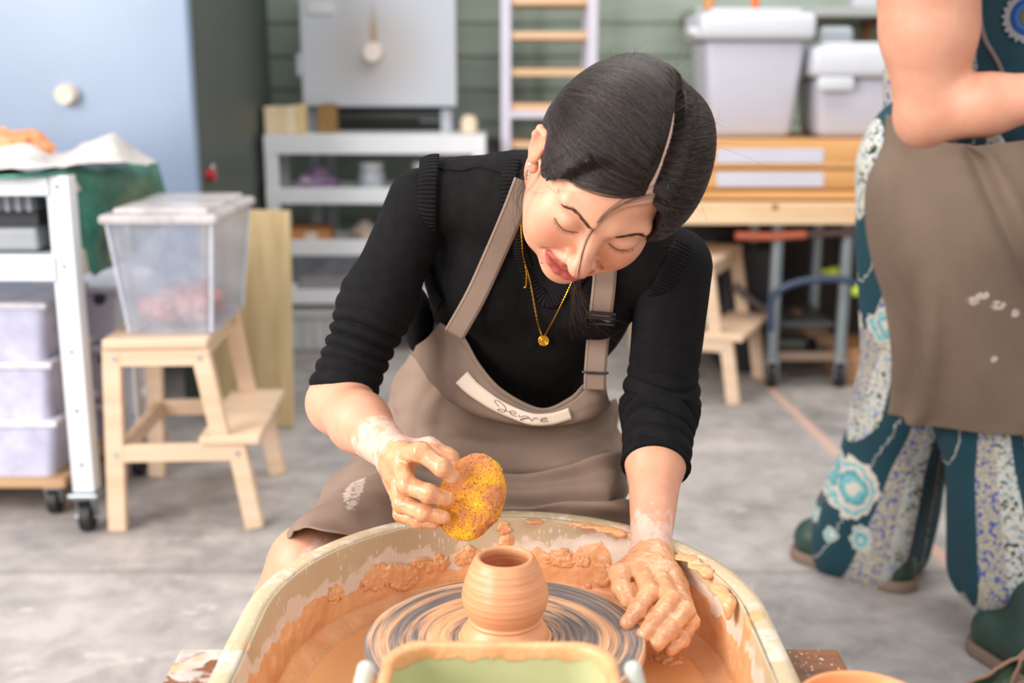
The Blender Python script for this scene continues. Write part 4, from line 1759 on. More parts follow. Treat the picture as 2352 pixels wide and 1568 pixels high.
BZ = .545
yb = 1.136
bm = BM()
add_box(bm, ((-.338 - .298) / 2, yb - .21, BZ - .011), (.070 - .008, .42, .022), bev=.002)
obj('side_board', bm, side_board_material('board_caked_white', True), wheel)
bm = BM()
add_box(bm, ((.338 + .285) / 2 + .0, yb - .21, BZ - .011), (.075 - .012, .42, .022), bev=.002)
obj('side_board', bm, side_board_material('board_dark_speckled', False), wheel)
M_DARKSTEEL = plain('dark_grey_enamel', (70, 74, 78), .5)
bm = BM()
add_box(bm, (WX, WY - .05, .395), (.42, .42, .10), bev=.02)
obj('motor_housing', bm, M_DARKSTEEL, wheel)
for sx, sy in ((-1, -1), (1, -1), (-1, 1), (1, 1)):
    bm = BM()
    add_box(bm, (WX + sx * .19, WY - .05 + sy * .19, .175), (.035, .035, .35), bev=.004)
    obj('leg', bm, M_DARKSTEEL, wheel)
    bm = BM()
    add_box(bm, (WX + sx * .307, WY - .05 + sy * .05 - .10, .48), (.022, .03, .11), bev=.003)
    add_box(bm, (WX + sx * .25, WY - .05 + sy * .05 - .10, .432), (.13, .03, .016), bev=.003)
    obj('board_bracket', bm, M_DARKSTEEL, wheel)

# ---- the pot being thrown
def pot_material():
    t = NT('wet_thrown_clay')
    co = t.coord()
    z = t.sep(co)[2]
    cmb = t.n('ShaderNodeCombineXYZ')
    x = t.sep(co)
    t.link(t.math('MULTIPLY', x[0], 5.0), cmb.inputs[0])
    t.link(t.math('MULTIPLY', x[1], 5.0), cmb.inputs[1])
    t.link(t.math('MULTIPLY', z, 360.0), cmb.inputs[2])
    n = t.noise(cmb.outputs[0], 1.0, 4, .65)
    t.put('Base Color', t.ramp(n, [(.3, lin((212, 142, 98))), (.7, lin((232, 170, 126)))]))
    t.put('Roughness', .36)
    t.bump(n, .30, .0016)
    return t.m


prof_pot = [(0.0, .0005), (.0475, .0005), (.0490, .003), (.0480, .007), (.0450, .012), (.0420, .0160), (.0400, .0185), (.0394, .0205), (.0404, .0225), (.0392, .0245), (.0394, .0265),
            (.0418, .031), (.0448, .037), (.0468, .044), (.0474, .050), (.0469, .056), (.0452, .063), (.0427, .071), (.0397, .079), (.0368, .0860), (.0340, .0910), (.0318, .0938), (.0298, .0950), (.0278, .0945), (.0264, .0925),
            (.0272, .087), (.0310, .080), (.0360, .070), (.0395, .060), (.0405, .048), (.0385, .034), (.034, .022), (.020, .018), (0, .018)]
fine = crom(np.array(prof_pot), 150)
fine[:, 0] = np.maximum(fine[:, 0], 0)
fine[0, 0] = fine[-1, 0] = 0
zz = fine[:, 1]
rr = np.where((zz > .026) & (fine[:, 0] > .028), .00016 * np.sin(zz * 2 * math.pi / .0052 + 3 * np.sin(zz * 160)) + .00014 * np.sin(zz * 2 * math.pi / .0021), 0)
fine[:, 0] = np.where(fine[:, 0] > 0, np.maximum(fine[:, 0] + rr, 0), 0)
bm = BM()
add_lathe(bm, [tuple(p) for p in fine], (WX, WY, WZ), 96, lambda r, z, a: r * (1 + .004 * math.sin(a + z * 40) + .0025 * math.sin(2 * a + 1)))
pot = obj('clay_pot', bm, pot_material(), None, True)
tag(pot, 'small round clay pot with a narrow mouth on the wheel head', 'pot')

# ---- green slop tub in front
tub = thing('slop_tub', 'pale green plastic tub with slip-crusted rim in front of the wheel head', 'tub', (WX, .86, .44))


def rrect(w, d, r, n=10):
    pts = []
    for cx, cy, a0 in ((w / 2 - r, d / 2 - r, 0), (-w / 2 + r, d / 2 - r, 1), (-w / 2 + r, -d / 2 + r, 2), (w / 2 - r, -d / 2 + r, 3)):
        for k in range(n):
            a = (a0 + k / (n - 1)) * math.pi / 2
            pts.append((cx + r * math.cos(a), cy + r * math.sin(a)))
    return np.array(pts)


def tub_material():
    t = NT('pale_green_plastic_with_slip')
    co, clay = clay_colors(t)
    z = t.sep(co)[2]
    k = t.math('ADD', t.attr('rimclay'), t.math('MULTIPLY', t.math('SUBTRACT', t.noise(co, 48, 5, .6), .5), 1.2))
    k = t.step(k, .48, .6)
    c = t.mix(k, t.ramp(t.noise(co, 14, 4), [(.3, lin((186, 190, 140))), (.7, lin((202, 200, 156)))]), clay)
    t.put('Base Color', c)
    t.put('Roughness', .35)
    t.bump(t.math('MULTIPLY', t.noise(co, 110, 4), k), .5, .004)
    return t.m


TY, TZ = .862, .638
tw, td = .196, .20
prof_t = [(-.022, -.178), (-.006, -.06), (0, -.004), (.004, .0), (.002, .004), (-.003, .004), (-.006, .0), (-.007, -.02), (-.010, -.06), (-.016, -.12), (-.020, -.165)]
base_o = rrect(tw, td, .035, 24)
cx_ = base_o / np.linalg.norm(base_o, axis=1)[:, None]
rows_t, rc = [], []
for o_, z_ in prof_t:
    q = base_o * (1 + o_ / (tw / 2))
    rows_t.append(np.concatenate([q, np.full((len(q), 1), z_)], 1))
    rc.append(np.full(len(q), float(sstep(-.030, .004, z_)) * .9))
rows_t.append(rows_t[-1] * np.array([.02, .02, 1]))
rc.append(rc[-1])
rows_t = crom(np.array(rows_t), 60) + np.array([WX - .003, TY, TZ])
rc = crom(np.array(rc)[..., None], 60)[..., 0]
nb_ = fbm(rows_t.reshape(-1, 3), 55, 3, 3).reshape(rc.shape)
rows_t[..., 2] += .004 * np.clip(nb_, 0, 1) * (rc > .7)
me = grid_mesh('tub_body', rows_t, {'rimclay': rc}, closed_u=True)
M_TUB = tub_material()
link_mesh('tub_body', me, M_TUB, tub, True)
for sx in (-1, 1):
    S = Sdf()
    x0 = WX - .003 + sx * .108
    S.add(cap((x0 + sx * .006, TY + .052, TZ + .004), (x0 + sx * .020, TY + .035, TZ - .060), .0075, .009))
    V, Q = surface(S, (x0 - .06, TY - .03, TZ - .10), (x0 + .06, TY + .1, TZ + .03), .003, 1)
    link_mesh('handle', np_mesh('handle', V, Q), plain('pale_grey_green_plastic', (206, 212, 200), .35), tub, True)
    bm = BM()
    add_box(bm, (x0 - sx * .006, TY + .040, TZ - .035), (.030, .016, .010), bev=.002)
    obj('handle_lug', bm, M_TUB, tub)
# ---- terracotta bowl and the plant, both mostly below the frame
bm = BM()
bc = atz(1988, 1624, .60)
prof_b = [(0, -.05), (.030, -.05), (.034, -.045), (.050, -.018), (.058, .0), (.0585, .003), (.056, .004), (.053, .001), (.046, -.018), (.030, -.040), (0, -.042)]
add_lathe(bm, [tuple(p) for p in crom(np.array(prof_b), 50) * np.array([1, 1]) if p[0] >= 0] , tuple(bc), 72)
bowl = obj('clay_bowl', bm, plain('smooth_orange_clay', (226, 152, 98), .4, var=.1, scale=30, bump=.15), None, True)
tag(bowl, 'orange clay bowl standing on the dark speckled side board of the wheel', 'bowl')

# a low side table just below the frame carries the bowl and a toothed succulent
ptab = thing('side_table', 'low grey side table beside the wheel holding the orange bowl and succulent', 'table', (.60, .80, 0))
bm = BM()
add_box(bm, (.60, .80, bc[2] - .050 - .0125), (.49, .46, .025), bev=.004)
obj('tabletop', bm, plain('grey_laminate', (150, 146, 142), .5), ptab)
for sx in (-1, 1):
    for sy in (-1, 1):
        bm = BM()
        add_box(bm, (.60 + sx * .21, .80 + sy * .20, (bc[2] - .075) / 2), (.03, .03, bc[2] - .075), bev=.003)
        obj('leg', bm, M_DARKSTEEL, ptab)
plant = thing('potted_succulent', 'dark green toothed succulent leaf rising at the corner beside the orange bowl', 'plant', (.62, .84, bc[2] - .05))
bm = BM()
add_lathe(bm, [(0, 0), (.038, 0), (.05, .075), (.055, .076), (.055, .09), (.048, .09), (.044, .06), (0, .06)], (.62, .84, bc[2] - .05), 40)
obj('pot', bm, plain('brown_pot', (120, 74, 52), .6), plant, True)


def leaf_mat():
    t = NT('toothed_leaf')
    co = t.coord()
    n = t.noise(co, 50, 4)
    g = t.ramp(n, [(.3, lin((22, 36, 24))), (.7, lin((48, 66, 36)))])
    e = t.step(t.attr('edge'), .86, 1.0)
    t.put('Base Color', t.mix(e, g, lin((120, 84, 66))))
    t.put('Roughness', .42)
    return t.m


M_LEAF = leaf_mat()


def toothed_leaf(path, width, nrm, name):
    C_ = crom(np.array(path), 60)
    T_ = np.gradient(C_, axis=0)
    T_ /= np.linalg.norm(T_, axis=1)[:, None]
    n = nrm - T_ * (T_ @ nrm)[:, None]
    n /= np.linalg.norm(n, axis=1)[:, None]
    B_ = np.cross(T_, n)
    u = np.linspace(0, 1, 60)
    w = width * np.sin(np.clip(u * 1.0 + .16, 0, 1) * math.pi) ** .6 * (1 + .22 * np.abs(((u * 7) % 1) - .3))
    w[-1] = .0005
    us = np.linspace(-1, 1, 13)
    P = C_[:, None] + B_[:, None] * (us[None, :, None] * w[:, None, None]) + n[:, None] * (-.006 * (1 - us[None, :, None] ** 2))
    me = grid_mesh(name, P, {'edge': np.repeat(np.abs(us)[None], 60, 0)})
    o = link_mesh(name, me, M_LEAF, plant, True)
    md = o.modifiers.new('thickness', 'SOLIDIFY')
    md.thickness = .003
    return o


pb = np.array([.62, .84, bc[2] + .01])
toothed_leaf([pb, at(2262, 1640, .94), at(2300, 1560, .97), at(2380, 1476, 1.0)], .012, np.array([-.3, -.8, .5]), 'leaf')
toothed_leaf([pb, at(2340, 1640, .93), at(2350, 1585, .95), at(2385, 1548, .97)], .010, np.array([-.5, -.6, .6]), 'leaf')
toothed_leaf([pb, pb + np.array([.05, -.02, .03]), pb + np.array([.10, -.05, .02])], .013, np.array([0, 0, 1.0]), 'leaf')
toothed_leaf([pb, pb + np.array([.02, -.06, .02]), pb + np.array([.04, -.12, -.01])], .013, np.array([0, 0, 1.0]), 'leaf')

# ---- the sponge
def sponge_material():
    t = NT('yellow_sponge')
    co = t.coord()
    n = t.noise(co, 28, 4, .6)
    c = t.ramp(n, [(.40, lin((200, 128, 78))), (.50, lin((230, 156, 50))), (.64, lin((250, 196, 44)))])
    d = t.voronoi(co, 340)
    pore = t.math('SUBTRACT', 1.0, t.step(d, .16, .34), True)
    pk = t.step(t.noise(co, 45, 3), .46, .56)
    pore = t.math('MULTIPLY', pore, t.math('ADD', .30, t.math('MULTIPLY', pk, .7)))
    c = t.mix(t.math('MULTIPLY', pore, .62), c, lin((128, 66, 28)))
    t.put('Base Color', c)
    t.put('Roughness', .8)
    t.put('Subsurface Weight', .15)
    t.put('Subsurface Radius', (.01, .006, .002))
    t.bump(t.math('SUBTRACT', t.noise(co, 300, 3), t.math('MULTIPLY', pore, 1.2)), .7, .003)
    return t.m


sc_ = at(1083, 1140, 1.335)
to_cam = unit(CAM - sc_)
ax_n = unit(to_cam + np.array([-.25, .25, -.10]))
ax_u = np.cross(np.array([0, 0, 1.0]), ax_n)
ax_u = ax_u / np.linalg.norm(ax_u)
ax_v = np.cross(ax_n, ax_u)
tilt = math.radians(-16)
au = ax_u * math.cos(tilt) + ax_v * math.sin(tilt)
av = -ax_u * math.sin(tilt) + ax_v * math.cos(tilt)
RS = np.stack([au, av, ax_n], 1)
e1 = ell(sc_, (.0405, .0545, .021), RS)


def sponge_f(P):
    d = e1(P)
    m = np.abs(d) < .01
    if m.any():
        d = d.copy()
        p = P[m]
        d[m] -= .0022 * vnoise(p, 45, 2) + .0008 * vnoise(p, 260, 3)
        d[m] += .0026 * np.clip(vnoise(p, 330, 8) - .35, 0, 1)
    return d


V, Q = surface(sponge_f, sc_ - .07, sc_ + .07, .0012, 1)
sponge = link_mesh('sponge', np_mesh('sponge', V, Q), sponge_material(), None, True)
tag(sponge, 'round yellow sponge stained with clay, held in the potter\'s hand', 'sponge')
# ================================================================== the potter
def skin_material():
    t = NT('skin')
    co = t.coord()
    n1 = t.noise(co, 30, 4, 0.6)
    base = t.ramp(n1, [(0.3, lin((214, 154, 124))), (0.7, lin((226, 168, 138)))])
    blush = t.attr('blush')
    c = t.mix(t.math('MULTIPLY', blush, 0.55), base, lin((216, 108, 84)))
    c = t.mix(t.attr('lip'), c, lin((186, 92, 84)))
    c = t.mix(t.attr('scalp'), c, lin((226, 186, 170)))
    # dry white clay film, then the wet orange slip
    pn = t.noise(t.mapped(co, (1, 1, 1)), 70, 5, 0.65)
    dry = t.step(t.math('ADD', t.attr('dry'), t.math('MULTIPLY', t.math('SUBTRACT', pn, 0.5), 1.1)), 0.42, 0.62)
    c = t.mix(t.math('MULTIPLY', dry, 0.55), c, lin((236, 208, 196)))
    wn = t.noise(co, 110, 4, 0.6)
    clay = t.step(t.math('ADD', t.attr('clay'), t.math('MULTIPLY', t.math('SUBTRACT', wn, 0.5), 0.5)), 0.4, 0.6)
    cc = t.ramp(t.noise(co, 55, 5, 0.6), [(0.3, lin((204, 138, 92))), (0.7, lin((232, 174, 126)))])
    c = t.mix(t.math('MULTIPLY', clay, 0.88), c, cc)
    t.put('Base Color', c)
    t.put('Roughness', t.ramp(clay, [(0, (0.46,) * 3), (1, (0.22,) * 3)]))
    t.put('Subsurface Weight', 0.12)
    t.put('Subsurface Radius', (0.012, 0.005, 0.003))
    t.put('Subsurface Scale', 0.6)
    h = t.math('ADD', t.math('MULTIPLY', t.noise(co, 900, 2), 0.12), t.math('MULTIPLY', t.math('MULTIPLY', t.noise(co, 160, 4), clay), 1.3))
    t.bump(h, 0.35, 0.002)
    return t.m


M_SKIN = skin_material()


def knit_material(name, rgb, mode):
    t = NT(name)
    co = t.coord()
    n = t.noise(co, 60, 3)
    c = lin(rgb)
    t.put('Base Color', t.ramp(n, [(0.3, tuple(v * 0.75 for v in c[:3])), (0.7, tuple(v * 1.25 for v in c[:3]))]))
    t.put('Roughness', 0.85)
    t.put('Specular IOR Level', 0.16)
    if mode == 'sleeve':
        w = t.math('SINE', t.math('MULTIPLY', t.attr('theta'), 118.0))
        t.bump(w, 0.4, 0.0005)
    elif mode == 'band':
        w = t.math('SINE', t.math('MULTIPLY', t.attr('along'), 2 * math.pi / 0.0052))
        t.bump(w, 1.0, 0.0018)
    else:
        x = t.sep(co)
        w = t.math('MULTIPLY', t.math('SINE', t.math('MULTIPLY', x[0], 2 * math.pi / 0.0032)), t.math('SINE', t.math('MULTIPLY', x[2], 2 * math.pi / 0.0036)))
        t.bump(w, 0.45, 0.001)
    return t.m


M_SLEEVE = knit_material('black_ribbed_knit', (20, 19, 21), 'sleeve')
M_VEST = knit_material('black_fine_knit', (21, 19, 20), 'vest')
M_BAND = knit_material('black_rib_band', (24, 22, 23), 'band')


def canvas_material(name, rgb, spots=True):
    t = NT(name)
    co = t.coord()
    c = lin(rgb)
    n = t.noise(co, 7, 5, 0.6)
    base = t.ramp(n, [(0.3, tuple(v * 0.88 for v in c[:3])), (0.7, tuple(min(1, v * 1.12) for v in c[:3]))])
    if spots:
        d = t.voronoi(co, 17)
        sp = t.math('SUBTRACT', 1.0, t.step(d, 0.035, 0.06), True)
        pick = t.step(t.noise(co, 11, 2), 0.62, 0.68)
        base = t.mix(t.math('MULTIPLY', t.math('MULTIPLY', sp, pick), 0.8), base, lin((214, 196, 182)))
        st = t.attr('stain')
        sn = t.noise(co, 75, 4, 0.7)
        s2 = t.step(t.math('MULTIPLY', st, sn), 0.42, 0.55)
        base = t.mix(t.math('MULTIPLY', s2, 0.8), base, lin((208, 194, 182)))
    t.put('Base Color', base)
    t.put('Roughness', 0.9)
    t.put('Specular IOR Level', 0.2)
    w = t.n('ShaderNodeTexWave', Scale=420.0)
    t.link(t.mapped(co, (1, 1, 1), (0.5, 0.3, 0.8)), w.inputs['Vector'])
    h = t.math('ADD', t.math('MULTIPLY', w.outputs['Fac'], 0.15), t.noise(co, 60, 4))
    t.bump(h, 0.25, 0.0015)
    return t.m


M_APRON = canvas_material('taupe_apron_canvas', (142, 121, 107))

# ---- joints, measured in metres
shR, elR, wrR = at(968, 466, 1.635), at(778, 925, 1.575), at(908, 1046, 1.385)
shL, elL, wrL = at(1548, 610, 1.57), at(1513, 930, 1.60), at(1494, 1270, 1.377)
neck0 = at(1255, 430, 1.575)
hipR, hipL = np.array([-0.09, 1.90, 0.49]), np.array([0.09, 1.90, 0.49])
kneeR, kneeL = at(712, 1298, 1.505), np.array([0.13, 1.66, 0.42])
ankR, ankL = at(405, 1915, 1.47), np.array([0.15, 1.70, 0.09])

# ---- head: built in its own frame (x = her left, -y = face, z = up)
HR = np.array([[0.914678, 0.144887, 0.377322], [0.191654, 0.666443, -0.720502], [-0.355855, 0.731343, 0.581812]])
HT = np.array([0.1070, 1.363, 1.0245])
HS = 1.02


def h2w(V):
    return (np.asarray(V) * HS) @ HR.T + HT


def w2h(V):
    return ((np.asarray(V) - HT) @ HR) / HS


def hf(x, f, z):
    return (x, -f, z)


head = Sdf()
head.add(ell(hf(0, -.012, .028), (.0735, .096, .085)))
head.add(ell(hf(0, .034, -.040), (.0575, .054, .070)), .035)
for s in (-1, 1):
    head.add(ell(hf(s * .043, .058, -.026), (.021, .022, .021)), .032)          # cheek bone
    head.add(ell(hf(s * .041, .062, -.046), (.020, .020, .019)), .022)          # smiling cheek
    head.add(ell(hf(s * .036, .050, -.074), (.020, .022, .022)), .028)          # lower cheek beside the mouth
    head.add(ell(hf(s * .044, .010, -.064), .021), .035)                        # jaw corner
    head.add(cap(hf(s * .012, .083, .018), hf(s * .046, .070, .020), .0085, .007), .018)  # brow ridge
head.add(ell(hf(0, .077, -.098), (.020, .016, .015)), .028)                     # chin
head.add(cap(hf(0, .055, -.108), hf(0, .0, -.085), .012, .02), .03)
for s in (-1, 1):
    head.cut(ell(hf(s * .031, .099, .001), (.019, .0145, .0115)), .014)         # eye socket
    head.add(ell(hf(s * .0325, .0735, -.001), (.0165, .0155, .0135)), .006)     # closed lid over the eye
    head.cut(cap(hf(s * .019, .0895, -.0075), hf(s * .034, .0898, -.0102), .0011), .002)   # lash line
    head.cut(cap(hf(s * .034, .0898, -.0102), hf(s * .048, .0800, -.0068), .0011), .002)
    head.cut(cap(hf(s * .020, .0895, .0085), hf(s * .034, .0900, .0115), .0010), .003)     # lid crease
    head.cut(cap(hf(s * .034, .0900, .0115), hf(s * .047, .0810, .0080), .0010), .003)
# nose
head.add(cap(hf(0, .083, .006), hf(0, .105, -.034), .0070, .0100), .012)
head.add(ell(hf(0, .1070, -.0400), (.0125, .0120, .0105)), .008)
for s in (-1, 1):
    head.add(ell(hf(s * .0140, .0945, -.0430), (.0078, .0090, .0075)), .006)
    head.cut(ell(hf(s * .0070, .0990, -.0530), (.0028, .0040, .0030)), .003)
# mouth, slightly open in a smile
head.add(ell(hf(0, .0775, -.066), (.032, .018, .021)), .016)


def front_of(x, z):
    """how far forward the face reaches at (x, z)"""
    y = np.float32(-.125)
    for _ in range(50):
        y = y + max(float(head(np.array([[x, y, z]], np.float32))[0]), 0) * .7
    return -float(y)


# lips follow the face; the smile is wider on her right
LIP_UP, LIP_LOW, SLIT = [], [], []
for s, wd in ((-1, .0330), (1, .0235)):
    up, low, sl = [], [], []
    for t_, zu, zl, zs, ru, rl in ((0, -.0610, -.0755, -.0672, .0034, .0070), (.38, -.0604, -.0740, -.0660, .0034, .0064), (.72, -.0598, -.0685, -.0628, .0028, .0048), (1.0, -.0582, -.0595, -.0588, .0018, .0020)):
        x_ = s * wd * t_
        up.append((hf(x_, front_of(x_, zu) - .0012, zu), ru))
        low.append((hf(x_, front_of(x_, zl) - .0010, zl), rl))
        sl.append((hf(x_, front_of(x_, zs) + .0012, zs), .0019 * (1 - .55 * t_)))
    LIP_UP.append(up)
    LIP_LOW.append(low)
    SLIT.append(sl)
for chain_, kk in [(c_, .003) for c_ in LIP_UP + LIP_LOW]:
    for (a, ra), (b, rb) in zip(chain_[:-1], chain_[1:]):
        head.add(cap(a, b, ra, rb), kk)
for chain_ in SLIT:
    for (a, ra), (b, rb) in zip(chain_[:-1], chain_[1:]):
        head.cut(cap(a, b, ra, rb), .002)
for s in (-1, 1):
    head.cut(cap(hf(s * .018, .092, -.044), hf(s * .036, .081, -.058), .0010), .010)    # smile fold
# ears
for s in (-1, 1):
    ring = [(.074, .010, .017), (.084, .001, .025), (.090, -.010, .019), (.089, -.014, .003), (.084, -.009, -.016), (.078, -.001, -.029), (.073, .004, -.033)]
    for a, b in zip(ring[:-1], ring[1:]):
        head.add(cap(hf(s * a[0], a[1], a[2]), hf(s * b[0], b[1], b[2]), .0042, .0042), .003)
    head.add(ell(hf(s * .0800, -.002, -.001), (.0070, .0135, .026)), .006)
    head.add(ell(hf(s * .0745, .003, -.031), (.0045, .007, .008)), .004)
    head.cut(ell(hf(s * .0885, .001, .000), (.0040, .007, .012)), .004)
nk = w2h(neck0)
head.add(cap(hf(0, -.030, -.050), tuple(nk), .050, .055), .03)

# ---- hands: pixel + distance per joint, r = finger radius
def chain(pts, rs, k0=0.006):
    return [(np.asarray(a), np.asarray(b), ra, rb) for a, b, ra, rb in zip(pts[:-1], pts[1:], rs[:-1], rs[1:])]


FR = [.0120, .0114, .0103, .0088]
handR_f = dict(
    index=([at(938, 1042, 1.350), at(966, 1037, 1.312), at(1014, 1073, 1.297), at(1040, 1095, 1.302)], FR),
    middle=([at(924, 1062, 1.352), at(934, 1113, 1.312), at(985, 1133, 1.297), at(1028, 1145, 1.303)], FR),
    ring=([at(915, 1090, 1.360), at(924, 1157, 1.328), at(972, 1177, 1.306), at(1020, 1188, 1.308)], [.0115, .0108, .0097, .0083]),
    little=([at(909, 1115, 1.372), at(922, 1180, 1.352), at(962, 1197, 1.334), at(1000, 1199, 1.326)], [.0105, .0094, .0085, .0073]),
    thumb=([at(935, 1042, 1.388), at(985, 1031, 1.390), at(1030, 1054, 1.383), at(1060, 1092, 1.370)], [.0165, .0145, .0125, .0105]))
handL_f = dict(
    thumb=([at(1462, 1295, 1.350), at(1424, 1318, 1.315), at(1428, 1352, 1.285), at(1442, 1381, 1.262)], [.0150, .0125, .0112, .0092]),
    index=([at(1472, 1312, 1.322), at(1492, 1362, 1.268), at(1462, 1404, 1.240), at(1441, 1430, 1.217)], FR),
    middle=([at(1512, 1318, 1.318), at(1541, 1378, 1.255), at(1504, 1428, 1.222), at(1478, 1458, 1.200)], FR),
    ring=([at(1542, 1328, 1.315), at(1573, 1402, 1.248), at(1538, 1446, 1.215), at(1510, 1478, 1.192)], [.0115, .0108, .0097, .0084]),
    little=([at(1560, 1348, 1.318), at(1588, 1428, 1.258), at(1566, 1468, 1.228), at(1540, 1492, 1.206)], [.0105, .0094, .0085, .0074]))


def hand_sdf(fingers, wrist, elbow, rw, rmid, rel, thick):
    S = Sdf()
    mid = elbow + (wrist - elbow) * 0.40
    S.add(cap(elbow, mid, rel, rmid))
    S.add(cap(mid, wrist, rmid, rw), .02)
    names = ['index', 'middle', 'ring', 'little']
    P = [np.asarray(fingers[n][0][0]) for n in names]
    for p in P:
        S.add(cap(wrist + (p - wrist) * 0.15, p, rw * 0.80, thick), .014)
    for a, b in zip(P[:-1], P[1:]):
        S.add(cap(a * .8 + wrist * .2, b * .8 + wrist * .2, thick * 0.95), .012)
    tb = fingers['thumb'][0]
    S.add(cap(wrist + (tb[0] - wrist) * .3, tb[1], .016, .013), .014)
    # fingers: each its own chain, kept apart from its neighbours
    for n in names + ['thumb']:
        pts, rs = fingers[n]
        fs = Sdf()
        for a, b, ra, rb in chain(pts, rs):
            fs.add(cap(a, b, ra, rb), .004)
        for q, r in zip(pts[1:3], rs[1:3]):
            fs.add(ell(q, r * 1.02), .004)           # knuckle
        S.add(fs, .0035)
    return S


def lumpy(S, A=0.0007, scale=190, mask=None):
    def f(P):
        d = S(P)
        near = np.abs(d) < 0.01
        if near.any():
            e = A * fbm(P[near], scale, 2, 5)
            if mask is not None:
                e = e * mask(P[near])
            d = d.copy()
            d[near] -= e
        return d
    return f


armR = hand_sdf(handR_f, wrR, elR, .0235, .0385, .0405, .0115)
armR.add(cap(elR, elR + (shR - elR) * .35, .037, .030), .03)
armL = hand_sdf(handL_f, wrL, elL, .0240, .0375, .0300, .0118)
armL.add(cap(elL, elL + (shL - elL) * .3, .030, .030), .03)

# ---- trunk and legs
def body_parts(g):
    """g: how much the garment adds to the body"""
    S = Sdf()
    S.add(ell(at(1170, 870, 1.80), (.135 + g, .100 + g, .14)))
    S.add(ell(at(1225, 640, 1.700), (.150 + g, .092 + g, .165)), .06)
    S.add(cap(at(1018, 452, 1.640), at(1215, 468, 1.61), .050 + g, .056 + g), .05)
    S.add(cap(at(1215, 472, 1.61), at(1525, 600, 1.575), .056 + g, .050 + g), .05)
    S.add(ell(at(1140, 640, 1.630), (.060 + g, .045 + g, .055 + g)), .04)
    S.add(ell(at(1360, 680, 1.605), (.060 + g, .045 + g, .055 + g)), .04)
    return S


trunk = body_parts(-0.006)
trunk.add(ell((0, 1.87, .53), (.165, .13, .12)), .06)
for hp, kn, an in ((hipR, kneeR, ankR), (hipL, kneeL, ankL)):
    trunk.add(cap(hp, kn, .078, .054), .03)
    trunk.add(cap(kn, kn + (an - kn) * .35, .054, .051), .02)
    trunk.add(cap(kn + (an - kn) * .35, an, .051, .036), .02)
    trunk.add(cap(an + np.array([0, .03, -.045]), an + np.array([-.02, -.13, -.065]), .034, .026), .02)
    trunk.add(ell(an + np.array([-.02, -.16, -.068]), (.042, .05, .02)), .02)

V_all, Q_all, A_all = [], [], []


def collect(V, Q, attrs):
    base = sum(len(v) for v in V_all)
    V_all.append(V)
    Q_all.append(Q + base)
    A_all.append(attrs)


def falloff(P, c, r):
    return np.clip(1 - np.linalg.norm((P - np.asarray(c)) / np.asarray(r), axis=1), 0, 1)


# head mesh
Vh, Qh = surface(head, (-.105, -.125, -.135), (.105, .125, .125), .0017, 1)
lipm = np.zeros(len(Vh))
for chain_ in LIP_UP + LIP_LOW:
    for (a, ra), (b, rb) in zip(chain_[:-1], chain_[1:]):
        lipm = np.maximum(lipm, 1 - sstep(0.0, .0016, cap(a, b, ra + .0007, rb + .0005)(Vh.astype(np.float32))))
lipm *= (Vh[:, 1] < -.075)
blush = sum(falloff(Vh, hf(s * .042, .070, -.030), (.030, .04, .026)) for s in (-1, 1)) + falloff(Vh, hf(0, .11, -.035), (.016, .02, .014)) * .7
scalp = sstep(.055, .075, Vh[:, 2])
ear = sum(falloff(Vh, hf(s * .084, -.014, .004), (.016, .03, .05)) for s in (-1, 1))
collect(h2w(Vh), Qh, dict(lip=lipm, blush=np.clip(blush + ear * .9, 0, 1), scalp=scalp, clay=0 * lipm, dry=0 * lipm))

# arms
def arm_attrs(V, wrist, elbow, tip, c0, c1, d0):
    ax = tip - wrist
    L = np.linalg.norm(ax)
    s = (V - wrist) @ (ax / L)
    clay = sstep(c0, c1, s)
    ax2 = wrist - elbow
    s2 = (V - elbow) @ ax2 / (ax2 @ ax2)
    dry = np.clip(sstep(d0, d0 + .35, s2) * .62, 0, 1)
    z = np.zeros(len(V))
    return dict(lip=z, blush=z + .12, scalp=z, clay=clay, dry=dry)


def boxof(pts, m):
    P = np.array(pts)
    return P.min(0) - m, P.max(0) + m


ptsR = [p for v in handR_f.values() for p in v[0]]
lo, hi = boxof(ptsR + [wrR, elR, elR + (shR - elR) * .35], .055)
V, Q = surface(lumpy(armR, .0009, 150, lambda P: sstep(-.01, .03, (P - wrR) @ np.array([.6, -.6, -.5]))), lo, hi, .0018, 1)
collect(V, Q, arm_attrs(V, wrR, elR, handR_f['middle'][0][1], .006, .022, .45))
ptsL = [p for v in handL_f.values() for p in v[0]]
lo, hi = boxof(ptsL + [wrL, elL, elL + (shL - elL) * .3], .055)
V, Q = surface(lumpy(armL, .0010, 150, lambda P: sstep(.0, .03, (wrL - P)[:, 1])), lo, hi, .0018, 1)
collect(V, Q, arm_attrs(V, wrL, elL, handL_f['middle'][0][1], .008, .020, .60))

V, Q = surface(trunk, (-.52, 1.27, 0.0), (.42, 2.04, 1.08), .006, 1)
z = np.zeros(len(V))
dryk = falloff(V, kneeR + np.array([.03, -.05, .03]), (.06, .08, .06))
collect(V, Q, dict(lip=z, blush=z + .2, scalp=z, clay=z, dry=dryk))

potter = thing('person', 'woman in a black knit top and taupe apron bent over the pottery wheel', 'person', (0, 1.85, 0.0))
me = np_mesh('body', np.concatenate(V_all), np.concatenate(Q_all), {k: np.concatenate([a[k] for a in A_all]) for k in A_all[0]})
body = link_mesh('body', me, M_SKIN, potter, True)

